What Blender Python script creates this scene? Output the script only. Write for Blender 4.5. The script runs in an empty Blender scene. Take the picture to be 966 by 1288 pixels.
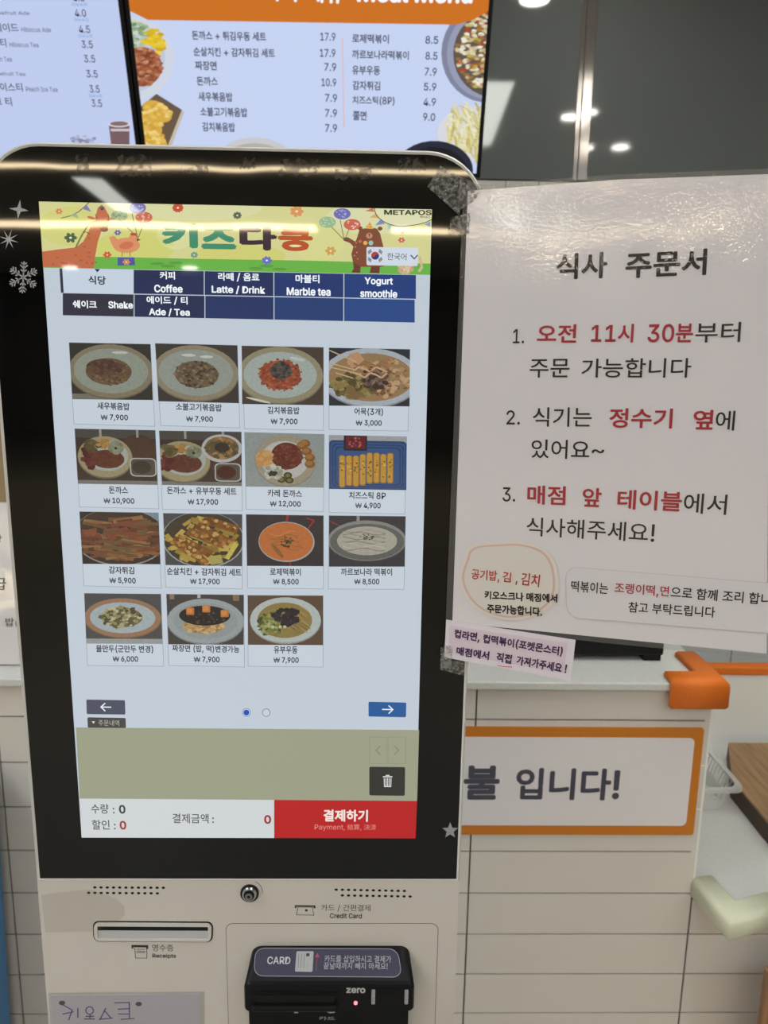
import bpy, bmesh, math, random
from mathutils import Vector, Matrix
from mathutils.geometry import tessellate_polygon
random.seed(7)
S = bpy.context.scene
COL = S.collection

# ------------------------------------------------------------------ camera
F = 985.0                                   # focal length in pixels of a 966 x 1288 frame
CAM = Vector((0.0853, -0.5322, 1.5))
RX = Vector((0.99968, -0.01958, 0.01595)).normalized()      # camera right
FW = Vector((0.02237, 0.97969, -0.19926)).normalized()      # camera forward
RX = (RX - FW * RX.dot(FW)).normalized()
UP = RX.cross(FW).normalized()
cd = bpy.data.cameras.new('camera')
cam = bpy.data.objects.new('camera', cd); COL.objects.link(cam)
cam.matrix_world = Matrix(((RX.x, UP.x, -FW.x, CAM.x), (RX.y, UP.y, -FW.y, CAM.y), (RX.z, UP.z, -FW.z, CAM.z), (0, 0, 0, 1)))
cd.sensor_fit = 'VERTICAL'; cd.sensor_height = 24.0; cd.lens = F / 1288.0 * 24.0
cd.clip_start = 0.02; cd.clip_end = 60
cd.dof.use_dof = True; cd.dof.focus_distance = 0.54; cd.dof.aperture_fstop = (cd.lens / 1000.0) / 0.0017
S.camera = cam

# ------------------------------------------------------------------ world, exposure
w = bpy.data.worlds.new('world'); S.world = w; w.use_nodes = True
w.node_tree.nodes['Background'].inputs[0].default_value = (1.0, 1.0, 1.0, 1)
w.node_tree.nodes['Background'].inputs[1].default_value = 0.25
S.view_settings.view_transform = 'Standard'; S.view_settings.look = 'None'
S.view_settings.exposure = 0.0; S.view_settings.gamma = 1.0; S.view_settings.use_curve_mapping = False
S.cycles.use_denoising = True
S.cycles.max_bounces = 8; S.cycles.transparent_max_bounces = 16
S.cycles.sample_clamp_indirect = 8.0

CEIL = 2.7; WALLY = 2.0; YC = 0.518          # ceiling height, back wall, tiled counter front

def ray(px, py):
    return (RX * ((px - 483) / F) - UP * ((py - 644) / F) + FW)
def onY(px, py, Y):                           # photo point on the upright plane y = Y
    d = ray(px, py); return CAM + d * ((Y - CAM.y) / d.y)
def onZ(px, py, Z):
    d = ray(px, py); return CAM + d * ((Z - CAM.z) / d.z)
def mirror(px, py, Y):                        # ceiling spot seen mirrored in the upright plane y = Y
    p = onY(px, py, Y); d = ray(px, py); d = Vector((d.x, -d.y, d.z))
    return p + d * ((CEIL - p.z) / d.z)

# ------------------------------------------------------------------ materials
def lin(c):
    f = lambda v: v / 12.92 if v <= 0.04045 else ((v + 0.055) / 1.055) ** 2.4
    return tuple(f(x / 255.0) for x in c[:3]) + (1.0,)
MATS = {}
def pbr(name, col, rough=0.5, metal=0.0, spec=0.5, noise=None, bump=None, coat=0.0, trans=0.0, alpha=1.0, vary=0.0):
    m = bpy.data.materials.new(name); m.use_nodes = True; nt = m.node_tree
    b = nt.nodes['Principled BSDF']
    b.inputs['Base Color'].default_value = lin(col); b.inputs['Roughness'].default_value = rough
    b.inputs['Metallic'].default_value = metal; b.inputs['Specular IOR Level'].default_value = spec
    b.inputs['Coat Weight'].default_value = coat; b.inputs['Coat Roughness'].default_value = 0.04
    b.inputs['Transmission Weight'].default_value = trans; b.inputs['Alpha'].default_value = alpha
    tc = nt.nodes.new('ShaderNodeTexCoord')
    if noise or vary:
        sc, amt = noise or (30.0, vary)
        n = nt.nodes.new('ShaderNodeTexNoise'); n.inputs['Scale'].default_value = sc; n.inputs['Detail'].default_value = 5
        nt.links.new(tc.outputs['Object'], n.inputs['Vector'])
        mr = nt.nodes.new('ShaderNodeMapRange'); mr.inputs['From Min'].default_value = 0.3; mr.inputs['From Max'].default_value = 0.7
        mr.inputs['To Min'].default_value = 1 - amt; mr.inputs['To Max'].default_value = 1 + amt
        mx = nt.nodes.new('ShaderNodeVectorMath'); mx.operation = 'SCALE'; mx.inputs[0].default_value = lin(col)[:3]
        nt.links.new(n.outputs['Fac'], mr.inputs['Value']); nt.links.new(mr.outputs['Result'], mx.inputs['Scale'])
        nt.links.new(mx.outputs['Vector'], b.inputs['Base Color'])
    if bump:
        sc, st, di = bump
        n = nt.nodes.new('ShaderNodeTexNoise'); n.inputs['Scale'].default_value = sc; n.inputs['Detail'].default_value = 3
        nt.links.new(tc.outputs['Object'], n.inputs['Vector'])
        bp = nt.nodes.new('ShaderNodeBump'); bp.inputs['Strength'].default_value = st; bp.inputs['Distance'].default_value = di
        nt.links.new(n.outputs['Fac'], bp.inputs['Height']); nt.links.new(bp.outputs['Normal'], b.inputs['Normal'])
        nt.links.new(bp.outputs['Normal'], b.inputs['Coat Normal'])
    MATS[name] = m; return m
def lamp_mat(name, col, strength):
    m = bpy.data.materials.new(name); m.use_nodes = True; nt = m.node_tree; b = nt.nodes['Principled BSDF']
    b.inputs['Base Color'].default_value = (0.8, 0.8, 0.8, 1)
    b.inputs['Emission Color'].default_value = lin(col); b.inputs['Emission Strength'].default_value = strength
    return m
def attr_mat(name, emit, rough, spec=0.5, coat=0.0, bump=None, grain=None, fine=None):
    m = bpy.data.materials.new(name); m.use_nodes = True; nt = m.node_tree; b = nt.nodes['Principled BSDF']
    a = nt.nodes.new('ShaderNodeAttribute'); a.attribute_name = 'Col'
    b.inputs['Roughness'].default_value = rough; b.inputs['Specular IOR Level'].default_value = spec
    b.inputs['Coat Weight'].default_value = coat; b.inputs['Coat Roughness'].default_value = 0.02
    if emit:
        b.inputs['Base Color'].default_value = (0.004, 0.004, 0.004, 1)
        b.inputs['Emission Strength'].default_value = 1.0
        if grain:                                                    # the fine detail of a photographed dish
            tg = nt.nodes.new('ShaderNodeTexCoord'); ng = nt.nodes.new('ShaderNodeTexNoise'); ng.inputs['Scale'].default_value = grain[0]; ng.inputs['Detail'].default_value = 4
            nt.links.new(tg.outputs['Object'], ng.inputs['Vector'])
            mg = nt.nodes.new('ShaderNodeMapRange'); mg.inputs['From Min'].default_value = 0.3; mg.inputs['From Max'].default_value = 0.7; mg.inputs['To Min'].default_value = 1 - grain[1]; mg.inputs['To Max'].default_value = 1 + grain[1]
            nt.links.new(ng.outputs['Fac'], mg.inputs['Value']); nt.links.new(mg.outputs['Result'], b.inputs['Emission Strength'])
        nt.links.new(a.outputs['Color'], b.inputs['Emission Color'])
    else:
        nt.links.new(a.outputs['Color'], b.inputs['Base Color'])
    if bump:
        tc = nt.nodes.new('ShaderNodeTexCoord')
        n = nt.nodes.new('ShaderNodeTexNoise'); n.inputs['Scale'].default_value = bump[0]; n.inputs['Detail'].default_value = bump[3] if len(bump) > 3 else 3
        nt.links.new(tc.outputs['Object'], n.inputs['Vector'])
        bp = nt.nodes.new('ShaderNodeBump'); bp.inputs['Strength'].default_value = bump[1]; bp.inputs['Distance'].default_value = bump[2]
        nt.links.new(n.outputs['Fac'], bp.inputs['Height'])
        if fine:                                                     # the fine grain of a laminate
            n2 = nt.nodes.new('ShaderNodeTexNoise'); n2.inputs['Scale'].default_value = fine[0]; n2.inputs['Detail'].default_value = 2
            nt.links.new(tc.outputs['Object'], n2.inputs['Vector'])
            b2 = nt.nodes.new('ShaderNodeBump'); b2.inputs['Strength'].default_value = fine[1]; b2.inputs['Distance'].default_value = fine[2]
            nt.links.new(n2.outputs['Fac'], b2.inputs['Height']); nt.links.new(bp.outputs['Normal'], b2.inputs['Normal']); bp = b2
        if coat: nt.links.new(bp.outputs['Normal'], b.inputs['Coat Normal'])
        if fine or not coat: nt.links.new(bp.outputs['Normal'], b.inputs['Normal'])
    return m

SCREEN = attr_mat('lit_display', True, 0.03, bump=(5.0, 0.08, 0.004))
PHOTO = attr_mat('lit_dish_photo', True, 0.03, bump=(5.0, 0.08, 0.004), grain=(900.0, 0.09))
BOARD = attr_mat('lit_menu_board', True, 0.35, 0.25)
INK = attr_mat('printed_ink', False, 0.45)
LAMINK = attr_mat('laminated_print', False, 0.5, coat=1.0, bump=(13.0, 1.0, 0.0015, 1), fine=(430.0, 1.0, 0.00006))
WHITE_SHELL = pbr('white_painted_steel', (218, 212, 206), 0.42, noise=(14, 0.03))
PANEL = pbr('cream_painted_steel', (211, 203, 195), 0.4, noise=(9, 0.03))
BLACK_GLASS = pbr('black_glass', (5, 5, 6), 0.03, spec=0.42, bump=(5.0, 0.08, 0.004))
BLACK_PLASTIC = pbr('black_plastic', (17, 16, 18), 0.42, spec=0.22)
DARK_PLASTIC = pbr('matte_black_plastic', (10, 10, 11), 0.55, spec=0.25)
CHROME = pbr('chrome', (190, 190, 190), 0.18, 1.0)
STEEL = pbr('brushed_steel', (150, 148, 144), 0.3, 1.0)
JOINT = pbr('polished_joint', (150, 142, 136), 0.12, 0.6)
SILVER = pbr('silver_vinyl', (168, 167, 170), 0.45, 0.2, noise=(900, 0.25))
HOLE = pbr('dark_hole', (10, 9, 9), 0.9)
STONE = pbr('white_quartz', (212, 210, 206), 0.35, noise=(350, 0.06))
TILE = pbr('cream_tile', (220, 212, 203), 0.3, noise=(3, 0.015))
GROUT = pbr('grey_grout', (98, 93, 88), 0.8)
WALLTILE = pbr('white_tile', (214, 212, 208), 0.25)
WALLGLASS = pbr('dark_grey_glass', (112, 116, 115), 0.05, bump=(0.8, 0.02, 0.01))
ORANGE_FOAM = pbr('orange_foam', (232, 118, 30), 0.6, noise=(300, 0.04))
CREAM_FOAM = pbr('cream_foam', (222, 222, 196), 0.65, noise=(300, 0.03))
ORANGE = pbr('orange_vinyl', (205, 122, 28), 0.5)
WOOD_DARK = pbr('dark_walnut', (74, 46, 34), 0.5, noise=(40, 0.25))
WHITE_PAINT = pbr('white_laminate', (240, 239, 236), 0.4)
BLUE_PLASTIC = pbr('blue_plastic', (48, 120, 176), 0.4)
GREY_PLASTIC = pbr('grey_plastic', (120, 118, 114), 0.45)
CARD = pbr('brown_cardboard', (158, 134, 100), 0.8, noise=(60, 0.06))
PAPER = pbr('white_paper', (232, 226, 226), 0.6)
CEILM = pbr('ceiling_paint', (208, 211, 213), 0.8)
ROOMW = pbr('room_wall_paint', (150, 151, 153), 0.8)
FLOORM = pbr('floor_tile', (148, 148, 148), 0.35, noise=(2.5, 0.06))
def wood(name, c1, c2, sc=(60, 5, 60), rot=0.5):
    m = bpy.data.materials.new(name); m.use_nodes = True; nt = m.node_tree; b = nt.nodes['Principled BSDF']
    tc = nt.nodes.new('ShaderNodeTexCoord'); mp = nt.nodes.new('ShaderNodeMapping')
    mp.inputs['Scale'].default_value = sc; mp.inputs['Rotation'].default_value = (0, 0, rot)
    n = nt.nodes.new('ShaderNodeTexNoise'); n.inputs['Scale'].default_value = 2.0; n.inputs['Detail'].default_value = 6
    r = nt.nodes.new('ShaderNodeValToRGB'); r.color_ramp.elements[0].color = lin(c1); r.color_ramp.elements[1].color = lin(c2)
    r.color_ramp.elements[0].position = 0.35; r.color_ramp.elements[1].position = 0.65
    nt.links.new(tc.outputs['Object'], mp.inputs[0]); nt.links.new(mp.outputs[0], n.inputs['Vector'])
    nt.links.new(n.outputs['Fac'], r.inputs[0]); nt.links.new(r.outputs[0], b.inputs['Base Color'])
    b.inputs['Roughness'].default_value = 0.5
    return m
WOOD = wood('oak_wood', (140, 108, 76), (172, 136, 98))
WOODV = wood('upright_oak_wood', (140, 100, 66), (170, 126, 86), (60, 60, 4), 0.0)
def clear(name, col, alpha, rough, bump=None, mottle=None):
    m = pbr(name, col, rough, bump=bump); b = m.node_tree.nodes['Principled BSDF']
    b.inputs['Alpha'].default_value = alpha
    if mottle:                                                       # patchy: old glue, crumpled film
        nt = m.node_tree; tc = nt.nodes.new('ShaderNodeTexCoord'); n = nt.nodes.new('ShaderNodeTexNoise'); n.inputs['Scale'].default_value = mottle[0]; n.inputs['Detail'].default_value = 6; n.inputs['Roughness'].default_value = 0.7
        nt.links.new(tc.outputs['Object'], n.inputs['Vector'])
        mr = nt.nodes.new('ShaderNodeMapRange'); mr.inputs['From Min'].default_value = mottle[1]; mr.inputs['From Max'].default_value = mottle[2]; mr.inputs['To Min'].default_value = mottle[3]; mr.inputs['To Max'].default_value = mottle[4]
        nt.links.new(n.outputs['Fac'], mr.inputs['Value']); nt.links.new(mr.outputs['Result'], b.inputs['Alpha'])
    return m
TAPE = clear('clear_tape', (164, 160, 152), 0.30, 0.10, bump=(240.0, 0.9, 0.002), mottle=(330.0, 0.42, 0.62, 0.12, 0.75))
POUCH = clear('laminate_film', (150, 146, 140), 0.28, 0.08, bump=(120.0, 0.3, 0.001))
FILM = clear('old_tape_film', (168, 156, 132), 0.13, 0.3, bump=(90.0, 0.3, 0.001))
RESIDUE = clear('glue_residue', (104, 92, 82), 0.17, 0.6, bump=(400.0, 0.6, 0.001), mottle=(190.0, 0.46, 0.54, 0.0, 0.42))
BASKET = clear('translucent_plastic', (226, 226, 222), 0.55, 0.3)

# ------------------------------------------------------------------ mesh builder
class Plane:
    """a flat face in the world; u to the right, v up, n towards the room"""
    def __init__(s, o, u, v):
        s.o = Vector(o); s.u = Vector(u).normalized(); v = Vector(v); s.v = (v - s.u * v.dot(s.u)).normalized(); s.n = s.u.cross(s.v)
    def px(s, x, y):
        d = ray(x, y); t = (s.o - CAM).dot(s.n) / d.dot(s.n); p = CAM + d * t - s.o
        return Vector((p.dot(s.u), p.dot(s.v)))
    def at(s, q, h=0.0):
        return s.o + s.u * q[0] + s.v * q[1] + s.n * h

BASE = {}
class MB:
    def __init__(s): s.v = []; s.f = []; s.m = []; s.c = []; s.mats = []
    def mi(s, m):
        if m not in s.mats: s.mats.append(m)
        return s.mats.index(m)
    def face(s, pts, mat, col=(255, 255, 255)):
        i = len(s.v); s.v += [Vector(p) for p in pts]; s.f.append(list(range(i, i + len(pts)))); s.m.append(s.mi(mat)); s.c.append(lin(col))
    def mesh(s, verts, faces, mat, col=(255, 255, 255)):
        i = len(s.v); s.v += [Vector(p) for p in verts]; k = s.mi(mat); c = lin(col)
        for f in faces: s.f.append([i + q for q in f]); s.m.append(k); s.c.append(c)
    # flat graphics on a plane (2D plane coordinates)
    def flat(s, pl, pts, h, mat, col=(255, 255, 255)):
        if len(pts) < 3: return
        vs = [pl.at(p, h) for p in pts]
        tris = [(0, 1, 2)] if len(pts) == 3 else tessellate_polygon([[Vector((p[0], p[1], 0)) for p in pts]])
        out = []
        for t in tris:
            a, b, c = [Vector((pts[k][0], pts[k][1])) for k in t]
            cr = (b - a).x * (c - a).y - (b - a).y * (c - a).x
            out.append(t if cr > 0 else (t[0], t[2], t[1]))
        s.mesh(vs, out, mat, col)
    def pxpoly(s, pl, pts, h, mat, col=(255, 255, 255)):
        s.flat(pl, [pl.px(*p) for p in pts], h, mat, col)
    def stroke(s, pl, pts, wd, h, mat, col):              # pts in plane coordinates
        for a, b in zip(pts[:-1], pts[1:]):
            a = Vector(a); b = Vector(b); d = b - a
            if d.length < 1e-9: continue
            d.normalize(); n = Vector((-d.y, d.x)) * wd / 2; e = d * wd * 0.3
            s.flat(pl, [a - e - n, b + e - n, b + e + n, a - e + n], h, mat, col)
    def pxstroke(s, pl, pts, wpx, h, mat, col):
        q = [pl.px(*p) for p in pts]; x, y = pts[0]
        wd = (pl.px(x + wpx, y) - pl.px(x, y)).length
        s.stroke(pl, q, wd, h, mat, col)
    def pxell(s, pl, cx, cy, rx, ry, h, mat, col=(255, 255, 255), n=28, rot=0.0):
        cr, sr = math.cos(rot), math.sin(rot); pts = []
        for k in range(n):
            a = 2 * math.pi * k / n; x = rx * math.cos(a); y = ry * math.sin(a)
            pts.append((cx + x * cr - y * sr, cy + x * sr + y * cr))
        s.pxpoly(pl, pts, h, mat, col)
    def pxring(s, pl, pts, wpx, h, mat, col):
        s.pxstroke(pl, list(pts) + [pts[0]], wpx, h, mat, col)
    def text(s, pl, body, p0, p1, hpx, h, mat, col, bold=0.0, wobble=0.0):
        vs, fs = glyphs(body, bold); x0, x1, y0, y1 = BB[(body, bold)]
        a = pl.px(*p0); b = pl.px(*p1); e = b - a; L = e.length; e.normalize(); up = Vector((-e.y, e.x))
        mx, my = (p0[0] + p1[0]) / 2, (p0[1] + p1[1]) / 2
        H = abs((pl.px(mx, my - hpx) - pl.px(mx, my)).dot(up))
        out = []
        layer = max(1, len(vs) // 6)
        for i, (x, y) in enumerate(vs):
            u = (x - x0) / (x1 - x0); v = (y - y0) / (y1 - y0)
            du = dv = 0.0
            if wobble:
                dv = wobble * (math.sin(u * 31 + 1.3) * 0.5 + math.sin(u * 83 + v * 3) * 0.35)
                du = wobble * 0.3 * math.sin(v * 5 + u * 47) * H / L
            out.append(pl.at(a + e * ((u + du) * L) + up * ((v + dv) * H), h + (2e-5 * (i // layer) if bold else 0.0)))
        s.mesh(out, fs, mat, col)
    # solids
    def prism(s, pts2, to3, d0, d1, mat, col=(255, 255, 255)):   # to3(p, d): closed prism of the outline between depths d0 (back) and d1 (front)
        n = len(pts2); A = [to3(p, d0) for p in pts2]; B = [to3(p, d1) for p in pts2]
        tr = tessellate_polygon([[Vector((p[0], p[1], 0)) for p in pts2]])
        fs = []
        for t in tr:
            a, b, c = [Vector((pts2[k][0], pts2[k][1])) for k in t]
            cr = (b - a).x * (c - a).y - (b - a).y * (c - a).x
            t = t if cr > 0 else (t[0], t[2], t[1])
            fs.append([n + k for k in t]); fs.append([t[0], t[2], t[1]])
        ar = sum(pts2[i][0] * pts2[(i + 1) % n][1] - pts2[(i + 1) % n][0] * pts2[i][1] for i in range(n))
        for i in range(n):
            j = (i + 1) % n; q = [i, j, n + j, n + i]
            fs.append(q if ar > 0 else q[::-1])
        s.mesh(A + B, fs, mat, col)
    def box(s, x0, x1, y0, y1, z0, z1, mat, col=(255, 255, 255), bev=0.0, seg=2):
        bm = bmesh.new(); bmesh.ops.create_cube(bm, size=1)
        for v in bm.verts: v.co = Vector(((x0 + x1) / 2 + v.co.x * (x1 - x0), (y0 + y1) / 2 + v.co.y * (y1 - y0), (z0 + z1) / 2 + v.co.z * (z1 - z0)))
        if bev: bmesh.ops.bevel(bm, geom=bm.edges[:], offset=bev, segments=seg, affect='EDGES', profile=0.5)
        bm.verts.index_update()
        s.mesh([v.co.copy() for v in bm.verts], [[v.index for v in f.verts] for f in bm.faces], mat, col); bm.free()
    def hexa(s, b, t, mat, col=(255, 255, 255), bev=0.0, seg=2):        # b, t: four bottom and four top points, same turning sense
        bm = bmesh.new(); vs = [bm.verts.new(p) for p in list(b) + list(t)]
        for f in ([3, 2, 1, 0], [4, 5, 6, 7], [0, 1, 5, 4], [1, 2, 6, 5], [2, 3, 7, 6], [3, 0, 4, 7]): bm.faces.new([vs[k] for k in f])
        bmesh.ops.recalc_face_normals(bm, faces=bm.faces[:])
        if bev: bmesh.ops.bevel(bm, geom=bm.edges[:], offset=bev, segments=seg, affect='EDGES', profile=0.5)
        bm.verts.index_update()
        s.mesh([v.co.copy() for v in bm.verts], [[v.index for v in f.verts] for f in bm.faces], mat, col); bm.free()
    def tube(s, p, q, r, mat, n=16, r2=None, col=(255, 255, 255)):
        p = Vector(p); q = Vector(q); d = (q - p).normalized(); a = d.orthogonal().normalized(); b = d.cross(a); r2 = r if r2 is None else r2
        vs = []; 
        for k in range(n):
            t = 2 * math.pi * k / n; vs.append(p + (a * math.cos(t) + b * math.sin(t)) * r)
        for k in range(n):
            t = 2 * math.pi * k / n; vs.append(q + (a * math.cos(t) + b * math.sin(t)) * r2)
        fs = [[k, (k + 1) % n, n + (k + 1) % n, n + k] for k in range(n)] + [list(range(n))[::-1], list(range(n, 2 * n))]
        s.mesh(vs, fs, mat, col)
    def build(s, name, parent=None, smooth=False, origin=None):
        if parent is not None: base = BASE[parent.name]
        elif origin is not None: base = Vector(origin)
        else:
            xs = [v.x for v in s.v]; ys = [v.y for v in s.v]; base = Vector(((min(xs) + max(xs)) / 2, (min(ys) + max(ys)) / 2, min(v.z for v in s.v)))
        me = bpy.data.meshes.new(name); me.from_pydata([v - base for v in s.v], [], s.f)
        for m in s.mats: me.materials.append(m)
        me.polygons.foreach_set('material_index', s.m)
        at = me.color_attributes.new('Col', 'FLOAT_COLOR', 'CORNER'); buf = []
        for p, c in zip(me.polygons, s.c):
            buf += list(c) * p.loop_total
        at.data.foreach_set('color', buf)
        if smooth: me.polygons.foreach_set('use_smooth', [True] * len(me.polygons))
        me.update()
        o = bpy.data.objects.new(name, me); COL.objects.link(o)
        if parent is not None: o.parent = parent
        else: o.location = base
        BASE[o.name] = base
        return o
def thing(name, label, cat, loc, group=None):
    o = bpy.data.objects.new(name, None); COL.objects.link(o); o.location = loc; BASE[o.name] = Vector(loc)
    o.empty_display_size = 0.05
    return tag(o, label, cat, group)
def tag(o, label, cat, group=None):
    o['label'] = label; o['category'] = cat
    if group: o['group'] = group
    return o
def struct(o): o['kind'] = 'structure'; return o

try: FONT = bpy.data.fonts.load(bpy.utils.system_resource('DATAFILES') + '/fonts/Inter.woff2')   # comes with Blender; else its built-in face
except Exception: FONT = None
TMP = bpy.data.scenes.new('letters'); GL = {}; BB = {}
def run(body, font):                                               # one stretch of letters in one face: vertices, faces, x extent
    c = bpy.data.curves.new('letters', 'FONT'); c.body = body; c.resolution_u = 3
    if font: c.font = font
    o = bpy.data.objects.new('letters', c); TMP.collection.objects.link(o)
    with bpy.context.temp_override(scene=TMP, view_layer=TMP.view_layers[0]): dg = bpy.context.evaluated_depsgraph_get()
    e = o.evaluated_get(dg); me = e.to_mesh()
    vs = [(v.co.x, v.co.y) for v in me.vertices]; fs = [list(p.vertices) for p in me.polygons]
    for i, f in enumerate(fs):                                      # every face towards the reader
        ar = sum(vs[f[j]][0] * vs[f[(j + 1) % len(f)]][1] - vs[f[(j + 1) % len(f)]][0] * vs[f[j]][1] for j in range(len(f)))
        if ar < 0: fs[i] = f[::-1]
    e.to_mesh_clear(); bpy.data.objects.remove(o); bpy.data.curves.remove(c)
    return vs, fs
ADV = {}
def advance(body, font):
    k = (body, font.name if font else '')
    if k not in ADV:
        a = max(v[0] for v in run(body + 'I', font)[0]); b = max(v[0] for v in run('I', font)[0]); ADV[k] = a - b
    return ADV[k]
def glyphs(body, bold=0.0):
    k = (body, bold)
    if k in GL: return GL[k]
    runs = []
    for ch in body:
        asc = ord(ch) < 128
        if runs and (runs[-1][1] == asc or ch == ' '): runs[-1][0] += ch
        else: runs.append([ch, asc])
    vs, fs, x = [], [], 0.0
    for i, (tx, asc) in enumerate(runs):
        fo = FONT if asc else None
        if tx.strip():
            v, f = run(tx, fo); n = len(vs); k1 = 1.6 if asc and FONT and len(runs) > 1 else 1.0; vs += [(p[0] * k1 + x, p[1] * k1 - (0.035 if k1 > 1 else 0)) for p in v]; fs += [[q + n for q in g] for g in f]
        if i < len(runs) - 1: x += advance(tx, fo) * (1.6 if asc and FONT else 1.0)
    if bold:                                                        # heavier strokes: the same letters laid a hair apart
        n = len(vs); V, F_ = [], []
        for j in range(6):
            a = math.pi / 3 * j + 0.26; V += [(p[0] + bold * math.cos(a), p[1] + bold * math.sin(a)) for p in vs]; F_ += [[q + n * j for q in g] for g in fs]
        vs, fs = V, F_
    GL[k] = (vs, fs); BB[k] = (min(v[0] for v in vs), max(v[0] for v in vs), min(v[1] for v in vs), max(v[1] for v in vs))
    return GL[k]
def rrect(x0, y0, x1, y1, r, n=6):                                  # rounded rectangle outline, counter-clockwise with v up
    if not isinstance(r, (list, tuple)): r = [r] * 4                # bl, br, tr, tl
    out = []
    for (cx, cy, rr, a0) in ((x0 + r[0], y0 + r[0], r[0], 180), (x1 - r[1], y0 + r[1], r[1], 270), (x1 - r[2], y1 - r[2], r[2], 0), (x0 + r[3], y1 - r[3], r[3], 90)):
        if rr <= 0: out.append((cx, cy)); continue
        for k in range(n + 1):
            a = math.radians(a0 + 90.0 * k / n); out.append((cx + rr * math.cos(a), cy + rr * math.sin(a)))
    return out
def lerp(a, b, t): return (a[0] + (b[0] - a[0]) * t, a[1] + (b[1] - a[1]) * t)
def quad(q, s_, t_):                                                # q = TL TR BR BL
    return lerp(lerp(q[0], q[1], s_), lerp(q[3], q[2], s_), t_)
def pxround(q, r, n=5):                                             # rounded quad in pixels, r in pixels
    wd = math.dist(q[0], q[1]); ht = math.dist(q[0], q[3]); out = []
    for (x, y) in rrect(0, 0, wd, ht, r, n): out.append(quad(q, x / wd, y / ht))
    return out
def rect4(x0, y0, x1, y1): return [(x0, y0), (x1, y0), (x1, y1), (x0, y1)]

# ================================================================== the room
def shell(name, x0, x1, y0, y1, z0, z1, mat):
    b = MB(); b.box(x0, x1, y0, y1, z0, z1, mat); return struct(b.build(name))
XL, XR, YB = -6.0, 6.0, -13.5
shell('floor', XL, XR, YB, WALLY, -0.1, 0.0, FLOORM)
shell('ceiling', XL, XR, YB, WALLY, CEIL, CEIL + 0.1, CEILM)
shell('wall_left', XL - 0.1, XL, YB, WALLY, 0, CEIL, ROOMW)
shell('wall_right', XR, XR + 0.1, YB, WALLY, 0, CEIL, ROOMW)
shell('wall_front', XL, XR, YB - 0.1, YB, 0, CEIL, ROOMW)
zg = onY(650, 226, WALLY).z                                     # where white tiles end and dark glass begins
b = MB(); b.box(XL, XR, WALLY + 0.006, WALLY + 0.1, 0, CEIL, GROUT)
tw, th = 0.10, 0.10
x = -0.9
while x < 1.9:                                                   # the tiles within sight
    z = zg - 0.004
    while z > 0.6:
        b.box(x, x + tw - 0.003, WALLY, WALLY + 0.008, z - th + 0.003, z, WALLTILE); z -= th
    x += tw
b.box(XL, -0.9, WALLY, WALLY + 0.008, 0, zg, WALLTILE); b.box(1.9, XR, WALLY, WALLY + 0.008, 0, zg, WALLTILE); b.box(-0.9, 1.9, WALLY, WALLY + 0.008, 0, 0.6, WALLTILE)
b.box(XL, XR, WALLY - 0.004, WALLY + 0.008, zg, CEIL, WALLGLASS)
struct(b.build('wall_back'))
xa = onY(731, 120, WALLY).x; xb = onY(744, 120, WALLY).x
b = MB(); b.box(xa, xb, WALLY - 0.012, WALLY - 0.004, zg, CEIL, JOINT, bev=0.002); b.box(xa - 0.014, xa, WALLY - 0.008, WALLY - 0.004, zg, CEIL, JOINT, bev=0.001)
struct(b.build('trim_1'))

# ------------------------------------------------------------------ ceiling lights (seen mirrored in the glass; joint lamps and fill panels added)
def flat_light(name, pts, mat, label, cat, group=None):         # recessed panel flush under the ceiling: frame and diffuser
    cx = sum(p[0] for p in pts) / len(pts); cy = sum(p[1] for p in pts) / len(pts)
    t = thing(name, label, cat, (cx, cy, CEIL - 0.012), group)
    ar = sum(pts[i][0] * pts[(i + 1) % len(pts)][1] - pts[(i + 1) % len(pts)][0] * pts[i][1] for i in range(len(pts)))
    if ar < 0: pts = pts[::-1]
    big = [(cx + (p[0] - cx) * 1.06, cy + (p[1] - cy) * 1.06) for p in pts]
    m = MB(); m.prism(big, lambda p, d: Vector((p[0], p[1], CEIL - 0.008 + d)), 0.0, 0.008, WHITE_PAINT); m.build('frame', t)
    m = MB(); m.prism(pts, lambda p, d: Vector((p[0], p[1], CEIL - 0.012 + d)), 0.0, 0.004, mat); m.build('diffuser', t)
    return t
L_WARM = lamp_mat('warm_tube', (255, 230, 186), 34.0)
L_PANEL = lamp_mat('panel_diffuser', (246, 250, 240), 16.0)
L_SPOT = lamp_mat('spot_lens', (255, 250, 240), 60.0)
L_FILL = lamp_mat('fill_diffuser', (234, 247, 255), 8.0)
def circ(c, r, n=20): return [(c.x + r * math.cos(2 * math.pi * k / n), c.y + r * math.sin(2 * math.pi * k / n)) for k in range(n)]
def strip(xa, ya, xb, yb, lab):                                  # linear light mirrored in the kiosk glass
    y0, y1 = ya[1], yb[1]
    flat_light('linear_light', [(ya[0], y0 - 0.0), (yb[0], y1), (yb[0], y1 + xb), (ya[0], y0 + xb)], L_WARM, lab, 'ceiling light', 'linear ceiling lights')
def two(px0, px1, pya, pyb, lab, pad0=0, pad1=0):
    a = mirror(px0, pya[0], 0); b_ = mirror(px0, pya[1], 0); c = mirror(px1, pyb[0], 0); d = mirror(px1, pyb[1], 0)
    ym0 = (a.y + c.y) / 2; ym1 = (b_.y + d.y) / 2
    flat_light('linear_light', [(a.x - pad0, ym0), (c.x + pad1, ym0), (c.x + pad1, ym1), (a.x - pad0, ym1)], L_WARM, lab, 'ceiling light', 'linear ceiling lights')
two(0, 600, (203.5, 208), (214, 218), 'long warm linear light mirrored along the kiosk top edge', 2.0, 0.9)
two(40, 397, (277, 284), (283, 290), 'warm linear light mirrored across the left of the banner', 2.0, 0.0)
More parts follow.
